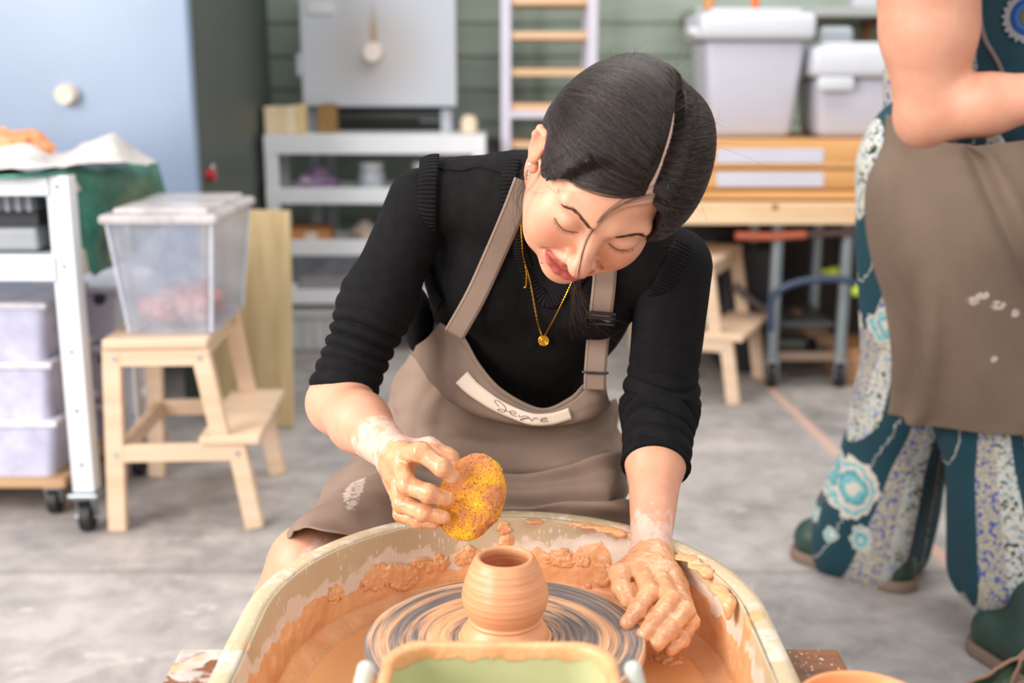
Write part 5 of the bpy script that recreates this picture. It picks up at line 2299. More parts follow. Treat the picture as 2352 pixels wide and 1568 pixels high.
# ---- sleeves
def seg_param(P, pts):
    """distance along a polyline and angle about it"""
    best = np.full(len(P), 1e9)
    S, TH = np.zeros(len(P)), np.zeros(len(P))
    s0 = 0
    for a, b in zip(pts[:-1], pts[1:]):
        d = b - a
        L = np.linalg.norm(d)
        d = d / L
        u = np.cross(d, np.array([0, 0.3, 1.0]))
        u = np.cross(d, np.array([1.0, 0.2, 0.1]))
        u /= np.linalg.norm(u)
        v = np.cross(d, u)
        q = P - a
        h = np.clip(q @ d, 0, L)
        w = q - h[:, None] * d
        dist = np.linalg.norm(w, axis=1)
        m = dist < best
        best = np.where(m, dist, best)
        S = np.where(m, s0 + h, S)
        TH = np.where(m, np.arctan2(w @ v, w @ u), TH)
        s0 += L
    return S, TH, best


dU, dF = unit(elR - shR), unit(wrR - elR)
cuffR = elR + dU * .002 + np.array([0, 0, .012])
# plane at the cuff
def resleeve(sh, mid, end, cuff, nrm, rs, amp, f0, f1, seed, name):
    pts = [sh, mid, end]
    S = Sdf()
    for a, b, ra, rb in zip(pts[:-1], pts[1:], rs[:-1], rs[1:]):
        S.add(cap(a, b, ra, rb), .03)

    def f(P):
        d = S(P)
        near = np.abs(d) < .02
        if near.any():
            p = P[near].astype(np.float64)
            s, th, r = seg_param(p, pts)
            R = .045
            q = np.stack([s + .010 * np.sin(th + seed) + .005 * np.sin(2 * th + 2 * seed), R * np.cos(th) * .38, R * np.sin(th) * .38], -1)
            w = sstep(f0[0], f0[1], s) * (1 - .8 * sstep(f1[0], f1[1], s))
            ph = math.pi * s / .0205 + 1.0 * np.sin(th + seed) + .6 * np.sin(2 * th + 2.3 * seed) + 1.9 * vnoise(q, 24, seed)
            n = np.abs(np.sin(ph)) ** .7 * 2 - 1.25
            n = n * (.65 + .5 * vnoise(q, 30, seed + 5))
            d = d.copy()
            d[near] -= amp * w * n + .0012 * vnoise(p, 22, seed)
        e = (P - cuff.astype(np.float32)) @ nrm.astype(np.float32)
        return np.maximum(d, e)
    lo, hi = boxof(pts, .085)
    V, Q = surface(f, lo, hi, .0024, 1)
    s, th, _ = seg_param(V, pts)
    me = np_mesh(name, V, Q, {'theta': th})
    return link_mesh(name, me, M_SLEEVE, potter, True)


resleeve(shR, (shR + elR) / 2 + np.array([-.004, 0, 0]), elR + dU * .03, at(785, 902, 1.55), unit(dU + dF * .35), [.0480, .0470, .0460], .0046, (.10, .20), (.5, .6), 3, 'sleeve')
dL = unit(wrL - elL)
resleeve(shL, elL + np.array([.002, 0, .0]), elL + dL * .16, at(1497, 1068, 1.50), unit(dL), [.0520, .0475, .0445], .0046, (.11, .20), (.34, .40), 8, 'sleeve')

# ---- vest
vest = body_parts(.006)
vest.add(ell(at(958, 735, 1.735), (.020, .03, .05)), .02)


def vest_f(P):
    d = vest(P)
    near = np.abs(d) < .015
    if near.any():
        d = d.copy()
        p = P[near]
        d[near] -= .0022 * vnoise(p * np.array([1, 1, .35], np.float32), 30, 4) + .0012 * vnoise(p * np.array([1, 1, .3], np.float32), 80, 9)
    aR = (P - at(958, 500, 1.62).astype(np.float32)) @ unit(np.array([-1.0, -.12, .10])).astype(np.float32)
    aL = (P - at(1570, 620, 1.57).astype(np.float32)) @ unit(np.array([1.0, -.1, .30])).astype(np.float32)
    lo_ = .60 - P[:, 2]
    return np.maximum(np.maximum(d, np.maximum(aR, aL)), lo_)


V, Q = surface(vest_f, (-.22, 1.47, .58), (.30, 1.95, 1.06), .0040, 1)
link_mesh('knit_vest', np_mesh('knit_vest', V, Q), M_VEST, potter, True)


def on_vest(pix, n, f=None):
    P2 = crom(np.array(pix, float), n)
    C = cast(P2[:, 0], P2[:, 1], f or vest, 1.3, 1.95)
    C[1:-1] = (C[:-2] + C[1:-1] * 2 + C[2:]) / 4
    N, _ = grad(vest, C)
    return C, N


C, N = on_vest([(990, 368), (985, 430), (984, 520), (985, 600), (998, 665), (1018, 700)], 60)
ribbon('armhole_band', C, N, .026, M_BAND, potter, .003, 7, .0035, crown=.003)
C, N = on_vest([(1566, 560), (1546, 610), (1520, 660), (1500, 712)], 50)
_ok = C[:, 1] < 1.72
C, N = C[_ok], N[_ok]
ribbon('armhole_band', C, N, .026, M_BAND, potter, .003, 7, .0005, crown=.002)
C, N = on_vest([(1178, 372), (1168, 440), (1186, 540), (1222, 640), (1262, 690), (1312, 655), (1350, 600)], 70)
ribbon('collar_band', C, N, .020, M_BAND, potter, .003, 7, .0005, crown=.002)
C, N = on_vest([(1008, 386), (1060, 392), (1100, 384), (1160, 398)], 30)
bm = BM()
add_tube(bm, C + N * .0005, .0013, 6)
obj('shoulder_seam', bm, M_VEST, potter, True)

# ---- apron
rows = [
    [(940, 812, 1.80), (1010, 880, 1.72), (1100, 935, 1.67), (1200, 965, 1.66), (1300, 955, 1.66), (1380, 925, 1.68), (1414, 915, 1.76)],
    [(905, 880, 1.82), (975, 925, 1.72), (1090, 975, 1.67), (1200, 1000, 1.66), (1310, 990, 1.66), (1392, 965, 1.70), (1420, 960, 1.80)],
    [(884, 950, 1.82), (955, 985, 1.72), (1080, 1020, 1.67), (1200, 1030, 1.65), (1310, 1025, 1.65), (1397, 1012, 1.69), (1428, 1012, 1.80)],
    [(845, 1015, 1.80), (930, 1050, 1.68), (1060, 1080, 1.62), (1200, 1088, 1.62), (1310, 1080, 1.61), (1405, 1062, 1.63), (1440, 1062, 1.76)],
    [(775, 1085, 1.72), (865, 1098, 1.575), (1040, 1125, 1.575), (1200, 1140, 1.58), (1320, 1130, 1.57), (1412, 1110, 1.57), (1450, 1112, 1.68)],
    [(700, 1172, 1.62), (790, 1158, 1.490), (1000, 1180, 1.545), (1200, 1195, 1.555), (1320, 1185, 1.53), (1420, 1170, 1.53), (1465, 1170, 1.62)],
    [(650, 1236, 1.57), (712, 1196, 1.440), (860, 1225, 1.46), (1040, 1245, 1.54), (1200, 1250, 1.545), (1340, 1240, 1.52), (1450, 1230, 1.58)],
    [(628, 1272, 1.57), (694, 1212, 1.425), (800, 1226, 1.412), (940, 1275, 1.50), (1120, 1300, 1.54), (1320, 1300, 1.52), (1450, 1290, 1.56)],
]
G = np.array([[at(*p) for p in r] for r in rows])


def apron_disp(u, v, A):
    p = A.reshape(-1, 3)
    n = fbm(p * np.array([.55, 1, 1.5]), 16, 2, 31).reshape(u.shape) * .006
    n += .0110 * np.exp(-((v - .42 - .02 * np.sin(u * 5)) / .022) ** 2) * sstep(.2, .4, u)
    n -= .0095 * np.exp(-((v - .475 - .02 * np.sin(u * 5)) / .020) ** 2) * sstep(.2, .4, u)
    n += .0105 * np.exp(-((v - .62 + .03 * np.sin(u * 4)) / .028) ** 2) * sstep(.3, .5, u)
    n -= .0095 * np.exp(-((v - .70 + .03 * np.sin(u * 4)) / .024) ** 2) * sstep(.3, .5, u)
    n *= 2.0
    n += .0060 * np.exp(-((u - .16 - .1 * (v - .2)) / .02) ** 2) * (1 - sstep(.35, .5, v))
    n -= .0060 * np.exp(-((u - .21 - .1 * (v - .2)) / .02) ** 2) * (1 - sstep(.35, .5, v))
    return n


apron = sheet('apron', G, 150, 190, M_APRON, potter, .0022, apron_disp)
st = np.clip(2.4 * falloff(np.array([v.co for v in apron.data.vertices]), at(815, 1135, 1.53), (.022, .10, .052)), 0, 1.1)
a_ = apron.data.attributes.new('stain', 'FLOAT', 'POINT')
a_.data.foreach_set('value', st.astype(np.float32))

bib = [
    [(1010, 741, 1.640), (1038, 757, 1.628), (1066, 774, 1.618), (1104, 838, 1.612), (1158, 896, 1.608), (1243, 937, 1.604), (1308, 912, 1.605), (1341, 882, 1.606), (1367, 882, 1.607), (1392, 882, 1.610)],
    [(985, 772, 1.672), (1020, 790, 1.648), (1055, 812, 1.628), (1094, 862, 1.616), (1152, 915, 1.606), (1240, 952, 1.600), (1312, 932, 1.602), (1348, 905, 1.606), (1374, 905, 1.610), (1395, 904, 1.622)],
    [(962, 790, 1.705), (1002, 830, 1.664), (1042, 866, 1.636), (1090, 905, 1.616), (1150, 940, 1.604), (1239, 966, 1.597), (1313, 953, 1.600), (1354, 930, 1.606), (1380, 924, 1.614), (1398, 918, 1.640)],
    [(944, 802, 1.735), (990, 872, 1.680), (1032, 915, 1.645), (1086, 944, 1.622), (1150, 966, 1.606), (1238, 981, 1.600), (1310, 974, 1.603), (1358, 958, 1.612), (1384, 944, 1.628), (1400, 930, 1.665)],
    [(944, 804, 1.765), (992, 878, 1.715), (1034, 920, 1.675), (1088, 948, 1.650), (1152, 969, 1.640), (1238, 983, 1.636), (1310, 976, 1.638), (1358, 960, 1.645), (1386, 945, 1.660), (1402, 930, 1.70)],
]
Gb = np.array([[at(*p) for p in r] for r in bib])
sheet('apron_bib', Gb, 70, 150, M_APRON, apron, .0024,
      lambda u, v, A: .0028 * fbm(A.reshape(-1, 3) * np.array([1.4, 1, .8]), 26, 2, 12).reshape(u.shape) * sstep(0, .2, v)
      + .0016 * np.exp(-((v - .13) / .03) ** 2))

# straps (on the vest), buckle, stitched edge
pv_ = [(1206, 420), (1180, 488), (1135, 590)]
_c = cast([p[0] for p in pv_], [p[1] for p in pv_], vest, 1.3, 1.95)
_n, _ = grad(vest, _c)
_m = cast([1092], [680], vest, 1.3, 1.95)[0] + np.array([0, -.004, 0])
C = crom(np.concatenate([_c + _n * .005, [_m, at(1044, 766, min(1.619, _m[1] + .004))]]), 60)
N = np.tile(unit(CAM - C[40] + np.array([-.05, 0, -.10])), (60, 1))
M_THREAD = plain('brown_thread', (112, 92, 78), .8)


def stitch(C_, N_, w, parent):
    T_ = np.gradient(C_, axis=0)
    T_ /= np.linalg.norm(T_, axis=1)[:, None]
    n_ = N_ - T_ * (N_ * T_).sum(1)[:, None]
    n_ /= np.linalg.norm(n_, axis=1)[:, None]
    b_ = np.cross(T_, n_)
    for s_ in (-1, 1):
        bm = BM()
        add_tube(bm, C_ + b_ * s_ * (w / 2 - .0032) + n_ * .0061, .00042, 5)
        obj('stitching', bm, M_THREAD, parent, True)


stitch(C, N, .0295, ribbon('apron_strap', C, N, .0295, M_APRON, apron, .003, 7, .003))
pv_ = [(1390, 600), (1387, 650), (1381, 705)]
_c = cast([p[0] for p in pv_], [p[1] for p in pv_], vest, 1.3, 1.95)
C = crom(np.concatenate([_c + np.array([0, -.003, 0]), [at(1373, 780, 1.604), at(1368, 840, 1.603), at(1366, 893, 1.603)]]), 60)
N = np.tile(unit(CAM - C[30] + np.array([.02, 0, -.25])), (60, 1))
strapR = ribbon('apron_strap', C, N, .0315, M_APRON, apron, .003, 7, .003)
stitch(C, N, .0315, strapR)
M_BUCKLE = plain('black_plastic', (26, 26, 30), .35)


def strap_frame(k):
    T = unit(C[min(k + 1, len(C) - 1)] - C[k - 1])
    n = unit(N[k] - T * (N[k] @ T))
    return C[k] + n * .008, T, n, np.cross(T, n)


k = int(np.argmin(np.abs([(1176 + F_PX * (c[0]) / ((c[1]) * CP + (CAM_H - c[2]) * SP)) * 0 + (784 - F_PX * ((c[1]) * SP + (c[2] - CAM_H) * CP) / ((c[1]) * CP + (CAM_H - c[2]) * SP)) - 718 for c in C])))
o_, T_, n_, b_ = strap_frame(k)
bm = BM()
cor = [o_ + b_ * sx * .019 + T_ * sy * .0125 for sx, sy in ((-1, -1), (0, -1), (1, -1), (1, 0), (1, 1), (0, 1), (-1, 1), (-1, 0))]
add_tube(bm, cor, .0024, 8, closed=True)
add_tube(bm, [o_ - b_ * .018 - T_ * .001, o_ + b_ * .018 - T_ * .001], .0022, 8)
obj('strap_buckle', bm, M_BUCKLE, apron, True)
k = min(len(C) - 4, k + 24)
o_, T_, n_, b_ = strap_frame(k)
bm = BM()
add_tube(bm, [o_ - b_ * .018 - n_ * .003, o_ - b_ * .012, o_ + b_ * .012, o_ + b_ * .018 - n_ * .003], .0018, 8)
obj('strap_slider', bm, M_BUCKLE, apron, True)

# name tape with handwriting, stuck on the bib
def bib_point(u, v):
    A = crom(Gb, 60)[int(round(v * 59))]
    return crom(A, 200)[int(round(np.clip(u, 0, 1) * 199))]


tape_px = [(1061, 866, 1.621), (1082, 888, 1.6145), (1108, 908, 1.608), (1140, 929, 1.602), (1180, 948, 1.5965), (1222, 962, 1.5915), (1262, 962, 1.5925), (1288, 956, 1.5945), (1309, 949, 1.597)]
Ct = crom(np.array([at(*p) for p in tape_px]), 60)
nrm = np.tile(unit(CAM - at(1180, 940, 1.60) + np.array([0, 0, -.25])), (60, 1))
M_TAPE = plain('masking_tape', (226, 206, 186), .7, var=.04)
wt = np.interp(np.linspace(0, 1, 60), [0, .15, .5, .7, .88, 1], [.024, .0215, .0165, .0165, .0165, .017])
tape = ribbon('name_tape', Ct, nrm, wt, M_TAPE, apron, .0006, 5, .0016)
M_INK = plain('pen_ink', (74, 60, 60), .6)
# the written word, five letters, as pen strokes in tape coordinates (along 0..1, across -1..1)
strokes = [
    [(.40, -.05), (.352, .42), (.372, .82), (.43, .50), (.447, -.05), (.438, -.62), (.398, -.66), (.42, -.28), (.472, -.08)],
    [(.475, -.2), (.515, .05), (.50, .35), (.475, .05), (.49, -.4), (.53, -.35)],
    [(.535, .1), (.545, -.25), (.57, .2), (.60, .25), (.585, -.15), (.555, -.75), (.57, -.2), (.615, .1)],
    [(.61, .15), (.625, -.3), (.64, .25), (.665, .2)],
    [(.68, -.1), (.725, .1), (.715, .35), (.685, .1), (.69, -.35), (.74, -.3)]]
bm = BM()
Tt = np.gradient(Ct, axis=0)
for s_ in strokes:
    q = crom(np.array(s_), 26)
    pts = []
    for a, b in q:
        k = a * 59
        i = int(min(k, 58))
        c0 = Ct[i] + (Ct[i + 1] - Ct[i]) * (k - i)
        t_ = unit(Tt[i])
        n_ = unit(nrm[0] - t_ * (nrm[0] @ t_))
        pts.append(c0 + np.cross(n_, t_) * b * .0078 + n_ * .0026)
    add_tube(bm, pts, .00045, 5)
obj('handwriting', bm, M_INK, tape, True)

# ---- jewellery
M_GOLD = plain('gold', (226, 172, 60), .25, 1.0, .03)
M_GEM = plain('clear_stone', (236, 236, 244), .1, .3)


def chain_tube(bm, pix, n, lift=.004):
    C_, N_ = on_vest(pix, n)
    P_ = C_ + N_ * lift
    s = np.arange(n)
    add_tube(bm, P_, .00105 + .00035 * np.sin(s * 2.2), 6)
    return P_


bm = BM()
chain_tube(bm, [(1197, 470), (1200, 540), (1208, 605), (1222, 665), (1238, 735), (1246, 766)], 120, .006)
pr = chain_tube(bm, [(1330, 610), (1308, 665), (1280, 722), (1252, 766)], 90, .006)
chain_tube(bm, [(1208, 603), (1207, 630), (1205, 656)], 40, .009)
add_sphere(bm, pr[-1] * 0 + cast([1205], [657], vest)[0] + np.array([0, -.009, 0]), .0016, 10, 8)
neck_chain = obj('necklace', bm, M_GOLD, potter, True)
bm = BM()
pc = cast([1248], [779], vest)[0] + np.array([0, -.008, 0])
nd = unit(CAM - pc + np.array([0, 0, -.35]))
add_cyl(bm, pc - nd * .001, pc + nd * .001, .0076, n=28)
u_, v_, _ = frame_of(nd)
add_tube(bm, [pc + nd * .0012 + (u_ * math.cos(a) + v_ * math.sin(a)) * .0069 for a in np.linspace(0, 2 * math.pi, 28)[:-1]], .0006, 6, closed=True)
add_tube(bm, [pc + nd * .0012 + (u_ * math.cos(a) + v_ * math.sin(a)) * .0034 for a in np.linspace(0, 2 * math.pi, 18)[:-1]], .0006, 6, closed=True)
for a in np.linspace(0, 2 * math.pi, 9)[:-1]:
    add_sphere(bm, pc + nd * .001 + (u_ * math.cos(a) + v_ * math.sin(a)) * .0052, .0008, 8, 6)
obj('pendant', bm, M_GOLD, neck_chain, True)
for lx in ((-.0805, .004, -.027), (-.0770, .010, -.037)):
    bm = BM()
    add_sphere(bm, h2w(np.array([hf(*lx)]))[0], .0024, 12, 8)
    obj('earring', bm, M_GEM, potter, True)

# ---- eyebrows and lashes
rng = np.random.default_rng(7)
M_HAIRDARK = plain('dark_hair', (44, 31, 27), .5)


def face_point(x, z):
    """the front of the face at (x, z), in head coordinates"""
    x, z = np.atleast_1d(x), np.atleast_1d(z)
    y = np.full(len(x), -.125)
    for _ in range(40):
        d = head(np.stack([x, y, z], -1).astype(np.float32))
        y = y + np.maximum(d, 0) * .7
    return np.stack([x, y, z], -1)


for s in (-1, 1):
    bm = BM()
    for i in range(150):
        t = rng.random() ** 1.2
        x = s * (.014 + .038 * t)
        zc = .0165 + .0075 * math.sin(min(t / .68, 1) * math.pi / 2) - .009 * max(0, t - .62) / .38
        wz = .0032 * (1 - .65 * t)
        z = zc + (rng.random() - .5) * wz * 1.6
        p0 = face_point(x, z)[0]
        p1 = face_point(x + s * .0062, z + .0022 - .0035 * t)[0]
        pm = (p0 + p1) / 2 + np.array([0, -.0012, 0])
        add_tube(bm, h2w(np.array([p0, pm, p1 + np.array([0, -.0006, 0])])), [.00013, .00012, .00005], 4, caps=False)
    obj('eyebrow', bm, M_HAIRDARK, potter, True)
for s in (-1, 1):
    bm = BM()
    line = crom(np.array([(s * .0185, -.0075), (s * .026, -.0095), (s * .034, -.0105), (s * .042, -.0092), (s * .0485, -.0066)]), 24)
    L_ = face_point(line[:, 0], line[:, 1])
    add_tube(bm, h2w(L_ + np.array([0, -.0001, 0])), .00055, 5)
    for i in range(20):
        k = 3 + i
        a = L_[k]
        out = np.array([s * (-.0008 + .0042 * (k / 24) + rng.normal(0, .0006)), -.0030, -.0028 + rng.normal(0, .0006)])
        add_tube(bm, h2w(np.array([a, a + out * .55 + np.array([0, 0, -.0006]), a + out])), [.00022, .00016, .00006], 4, caps=False)
    obj('eyelashes', bm, M_HAIRDARK, potter, True)
bm = BM()
add_sphere(bm, h2w(face_point(-.026, -.092))[0], .0011, 8, 6)
obj('mole', bm, plain('mole_brown', (92, 58, 48), .6), potter, True)
bm = BM()
for i in range(-3, 4):
    w_ = .0078 if abs(i) < 2 else .0062
    c_ = np.array([i * .0066 - .004, -.0850 + .0006 * i * i, -.0655])
    add_sphere(bm, h2w(c_[None])[0], (.0036, .0022, .0040), 10, 8)
obj('teeth', bm, plain('tooth_white', (240, 234, 222), .25), potter, True)

# ---- hair: a combed cap of hair, then thousands of single strands, parted on her left
PART_X = .027


def zh(x):
    return np.interp(np.abs(x), [0, .02, .035, .048, .058, .065, .070, .074, .09], [.077, .0765, .073, .062, .041, .011, -.014, -.032, -.045])


def zh_side(x):
    # her left front is higher where the parting opens
    return zh(x) - .034 * sstep(.044, .066, x) - .010 * sstep(.026, .044, x)


HC = np.array([0, .012, .028])
hair_base = ell((0, .014, .031), (.0745, .097, .0865))


def hair_nocut(P):
    d = hair_base(P)
    x, y, z = P[:, 0], P[:, 1], P[:, 2]
    front = 1 - sstep(.042, .074, y)
    wp = (.0072 + .0022 * np.exp(-((y + .025) / .03) ** 2)) * (1 - .5 * sstep(-.050, -.080, y))
    near_part = np.exp(-((x - PART_X) / wp) ** 2) * front * sstep(.02, .05, z)
    edge = sstep(0, .026, z - zh_side(x) + np.maximum(y + .005, 0) * 4)
    thick = .0006 + .0118 * edge
    thick = thick * (1 - .40 * sstep(0, .05, -x) * sstep(.02, .06, y) * sstep(.0, .05, z))          # drawn tight behind her right ear
    thick = thick + .015 * sstep(.034, .088, x) * edge                          # fuller on her left
    for s_ in (-1,):
        thick = thick * (1 - .55 * np.exp(-(((x - s_ * .078) / .03) ** 2 + ((y + .002) / .022) ** 2 + ((z - .004) / .030) ** 2)))
    return d - thick * (1 - near_part) + .0062 * near_part


def hair_f(P):
    d = hair_nocut(P)
    x, y, z = P[:, 0], P[:, 1], P[:, 2]
    ang = np.arctan2(z - .02, y - .05)
    r_ = np.stack([ang * .35, np.abs(x) * .12, 0 * x], -1)
    m = (np.abs(d) < .01) & (np.abs(x - PART_X) > .018)
    if m.any():
        d = d.copy()
        d[m] -= .0013 * vnoise(r_[m], 60, 2) + .0008 * vnoise(r_[m], 150, 5)
    cutf = (zh_side(x) - z) * .7
    cutf = np.where(y > -.004, np.minimum(cutf, -.02 - 2.0 * (y + .004)), cutf)
    low = (-.050 - z)
    low2 = np.where((y < .012) & (x < 0), (.012 - y) * .8 - np.maximum(z + .034, 0) * 3 - .004, -.02)   # clear of the ear
    return np.maximum(np.maximum(d, cutf), np.maximum(low, low2))


bun = Sdf()
bun.add(hair_f)
bun.add(ell((.079, -.012, -.012), (.017, .036, .046)), .02)
bun.add(ell((0, .100, -.032), (.040, .032, .034)), .02)
Vc, Qc = surface(bun, (-.115, -.11, -.09), (.115, .15, .15), .0019, 1)


def hair_material():
    t = NT('dark_brown_hair')
    co = t.coord()
    n = t.noise(co, 140, 3)
    ri = t.n('ShaderNodeHairInfo').outputs['Random']
    one = t.ramp(ri, [(0.0, lin((18, 14, 13))), (0.55, lin((34, 25, 23))), (0.85, lin((66, 50, 43))), (1.0, lin((92, 72, 60)))])
    t.put('Base Color', t.mix(t.math('MULTIPLY', n, .25), one, lin((30, 22, 20))))
    t.put('Roughness', .36)
    t.put('Specular IOR Level', .45)
    t.put('Anisotropic', .5)
    return t.m


M_HAIR = hair_material()
hair = link_mesh('hair', np_mesh('hair', h2w(Vc), Qc), M_HAIR, potter, True)


def hair_surface(dirs, off):
    """points on the hair along directions from the middle of the head"""
    o = HC.astype(np.float32)
    lo_, hi_ = np.full(len(dirs), .05), np.full(len(dirs), .16)
    for _ in range(14):
        m = (lo_ + hi_) / 2
        d = hair_nocut((o + dirs * m[:, None]).astype(np.float32))
        inside = d < 0
        lo_ = np.where(inside, m, lo_)
        hi_ = np.where(inside, hi_, m)
    return o + dirs * (lo_ + off)[:, None]


NS, NP_ = 16000, 16
roots, ends = [], []
for i in range(NS):
    side = -1 if rng.random() < .62 else 1
    u = rng.random()
    if u < .60:                                   # from the parting
        yy = -.082 + .150 * rng.random() ** .9
        zz = .112 - .9 * max(0, -yy - .02) ** 1.25 * 6.5 * .14 / .1 if yy < -.02 else .112
        root = np.array([PART_X + side * (.0014 + .0062 * rng.random() ** .8), yy, .112 - .028 * max(0, (-yy - .03) / .05) ** 1.6 - .02 * max(0, (yy - .03) / .05)])
    elif u < .85:                                 # from the hairline
        xx = PART_X + side * rng.random() * ((.100 if side < 0 else .046))
        xx = max(-.0735, min(.0735, xx))
        zz = float(zh_side(np.array([xx]))[0]) + .0015 + .004 * rng.random()
        yy = -.085 * math.sqrt(max(.02, 1 - (xx / .076) ** 2 * .95))
        root = np.array([xx, yy, zz])
    else:                                         # back of the crown
        root = np.array([PART_X + side * .003, .04 + .05 * rng.random(), .09])
    tgt = np.array([side * (.066 + .012 * rng.random()) * (1 if u < .85 else .7), .052 + .045 * rng.random(), -.028 + .045 * rng.random()])
    if u > .85:
        tgt = np.array([side * .055 * rng.random(), .108, -.03 + .03 * rng.random()])
    roots.append(root)
    ends.append(tgt)
roots, ends = np.array(roots), np.array(ends)
ts = np.linspace(0, 1, NP_)
D0, D1 = roots - HC, ends - HC
D0 /= np.linalg.norm(D0, axis=1)[:, None]
D1 /= np.linalg.norm(D1, axis=1)[:, None]
om = np.arccos(np.clip((D0 * D1).sum(1), -1, 1))[:, None]
wob = rng.normal(0, .0035, (NS, 3))
paths = []
for t in ts:
    q = (np.sin((1 - t) * om) * D0 + np.sin(t * om) * D1) / np.sin(om)
    q = q + wob * math.sin(t * math.pi)
    # comb: leave the parting sideways before turning back
    q[:, 1] -= .035 * math.sin(t * math.pi) * (1 - t) * (D0[:, 1] > -.85)
    paths.append(q / np.linalg.norm(q, axis=1)[:, None])
lift = rng.random(NS) * .0022
PTS = np.stack([hair_surface(q, lift * min(1, t * 6 + .1) + .0002) for q, t in zip(paths, ts)], 1)   # NS, NP, 3


def strands(name, curves, radii, mat, parent):
    """single hairs as a curves object; curves: list of (n,3) world points"""
    hc = bpy.data.hair_curves.new(name)
    hc.add_curves([len(c) for c in curves])
    hc.attributes['position'].data.foreach_set('vector', np.concatenate(curves).astype(np.float32).ravel())
    ra = hc.attributes.get('radius') or hc.attributes.new('radius', 'FLOAT', 'POINT')
    ra.data.foreach_set('value', np.concatenate([np.full(len(c), r, np.float32) * np.linspace(1, .6, len(c)) for c, r in zip(curves, radii)]).astype(np.float32))
    hc.materials.append(mat)
    o = bpy.data.objects.new(name, hc)
    COL.objects.link(o)
    o.parent = parent
    Minv = Matrix.Identity(4)
    if parent.parent is not None:
        Minv = (parent.parent.matrix_basis @ parent.matrix_parent_inverse @ parent.matrix_basis).inverted()
    else:
        Minv = parent.matrix_basis.inverted()
    o.matrix_parent_inverse = Minv
    return o


W_ = h2w(PTS.reshape(-1, 3)).reshape(NS, NP_, 3)
strands('hair_strands', list(W_), list(.00014 + .00016 * rng.random(NS)), M_HAIR, hair)

# loose hair: the lock across the face, wisps at the ear, fly-aways
loose, lr = [], []
head_w = lambda P: (head(((P - HT.astype(np.float32)) @ HR.astype(np.float32)) / HS) * HS)
lk = [(1508, 448), (1470, 458), (1430, 470), (1392, 494), (1358, 532), (1338, 580)]
_c = cast([p[0] for p in lk], [p[1] for p in lk], head_w, 1.0, 1.6)
_tc = CAM - _c
_c = _c + _tc / np.linalg.norm(_tc, axis=1)[:, None] * np.array([.008, .006, .004, .004, .006, .010])[:, None]
face_depth = _c[-1][1]
lock = np.concatenate([_c, [at(1325, 640, face_depth - .004), at(1326, 690, face_depth - .002), at(1338, 738, face_depth)]])
for i in range(13):
    a = rng.normal(0, 1, 3)
    k = np.linspace(0, 1, len(lock))
    L_ = lock + np.stack([a[0] * (.0005 + .0030 * np.maximum(k - .6, 0) * 2.5 + .003 * (1 - k) ** 3), a[1] * .0004 * np.ones(len(k)), a[2] * (.0004 + .004 * (1 - k) ** 3)], -1)
    L_[-2:, 0] += (i % 5) * .0016 * np.array([.5, 1.4])
    loose.append(crom(L_[:9 if rng.random() < .7 else 7], 30))
    lr.append(.00019)
for i in range(17):                                # tips over the strap
    x0, y0 = 1318 + rng.normal(0, 4), 655 + rng.normal(0, 8)
    x1, y1 = 1345 + rng.normal(0, 22), 720 + rng.normal(0, 18)
    x2, y2 = x1 + rng.normal(25, 25), y1 + rng.normal(35, 20)
    loose.append(crom(np.array([at(x0, y0, 1.275), at((x0 + x1) / 2 - 3, (y0 + y1) / 2, 1.280), at(x1, y1, 1.30), at(x2, y2, 1.33)]), 20))
    lr.append(.00018)
for i in range(26):                                # wisps beside the ear and over the strap
    x0, y0 = 1212 + rng.normal(0, 6), 395 + rng.normal(0, 18)
    x1, y1 = 1192 + rng.normal(0, 12), 455 + rng.normal(0, 15)
    x2, y2 = 1180 + rng.normal(0, 22), 520 + rng.normal(0, 32)
    loose.append(crom(np.array([at(x0, y0, 1.36), at(x1, y1, 1.385), at(x2, y2, 1.42)]), 16))
    lr.append(.00012)
for i in range(5):                                # wisps combed back from her right temple
    x0 = 1225 + 120 * rng.random()
    y0 = 436 + 10 * rng.random() - .03 * (x0 - 1225)
    q0 = cast([x0, x0 - 22, x0 - 45], [y0, y0 + rng.normal(1, 2), y0 - 16 + rng.normal(0, 5)], head_w, 1.0, 1.6)
    tc = CAM - q0
    q0 = q0 + tc / np.linalg.norm(tc, axis=1)[:, None] * np.array([.0005, .003, .006])[:, None]
    loose.append(crom(q0, 10))
    lr.append(.00009)
for i in range(40):                                # fly-aways over the crown
    a = rng.random()
    side = rng.choice([-1, 1])
    dr = np.array([rng.normal(.01, .06), rng.normal(.03, .07), .10])
    dr = dr / np.linalg.norm(dr)
    p0 = hair_surface(dr[None], np.array([0.0]))[0]
    tv = unit(np.array([rng.normal(), rng.normal(), rng.normal()]))
    L_ = .02 + .03 * rng.random()
    c_ = np.array([p0, p0 + dr * .006 + tv * L_ * .4, p0 + dr * .010 + tv * L_ * .8, p0 + dr * (.006 + .010 * rng.random()) + tv * L_ * 1.2])
    loose.append(crom(h2w(c_), 12))
    lr.append(.00011)
for i in range(5):                                # baby hairs on her left temple, hanging
    x0, y0 = 1560 + rng.normal(0, 18), 545 + rng.normal(0, 14)
    x1, y1 = x0 - 12 + rng.normal(0, 8), y0 + 25 + rng.normal(0, 6)
    loose.append(crom(np.array([at(x0, y0, 1.385), at(x1, y1, 1.375), at(x1 - 14 + rng.normal(0, 10), y1 + 14 + rng.normal(0, 12), 1.37)]), 12))
    lr.append(.00016)
strands('loose_strands', loose, lr, plain('brown_stray_hair', (58, 36, 26), .45), hair)

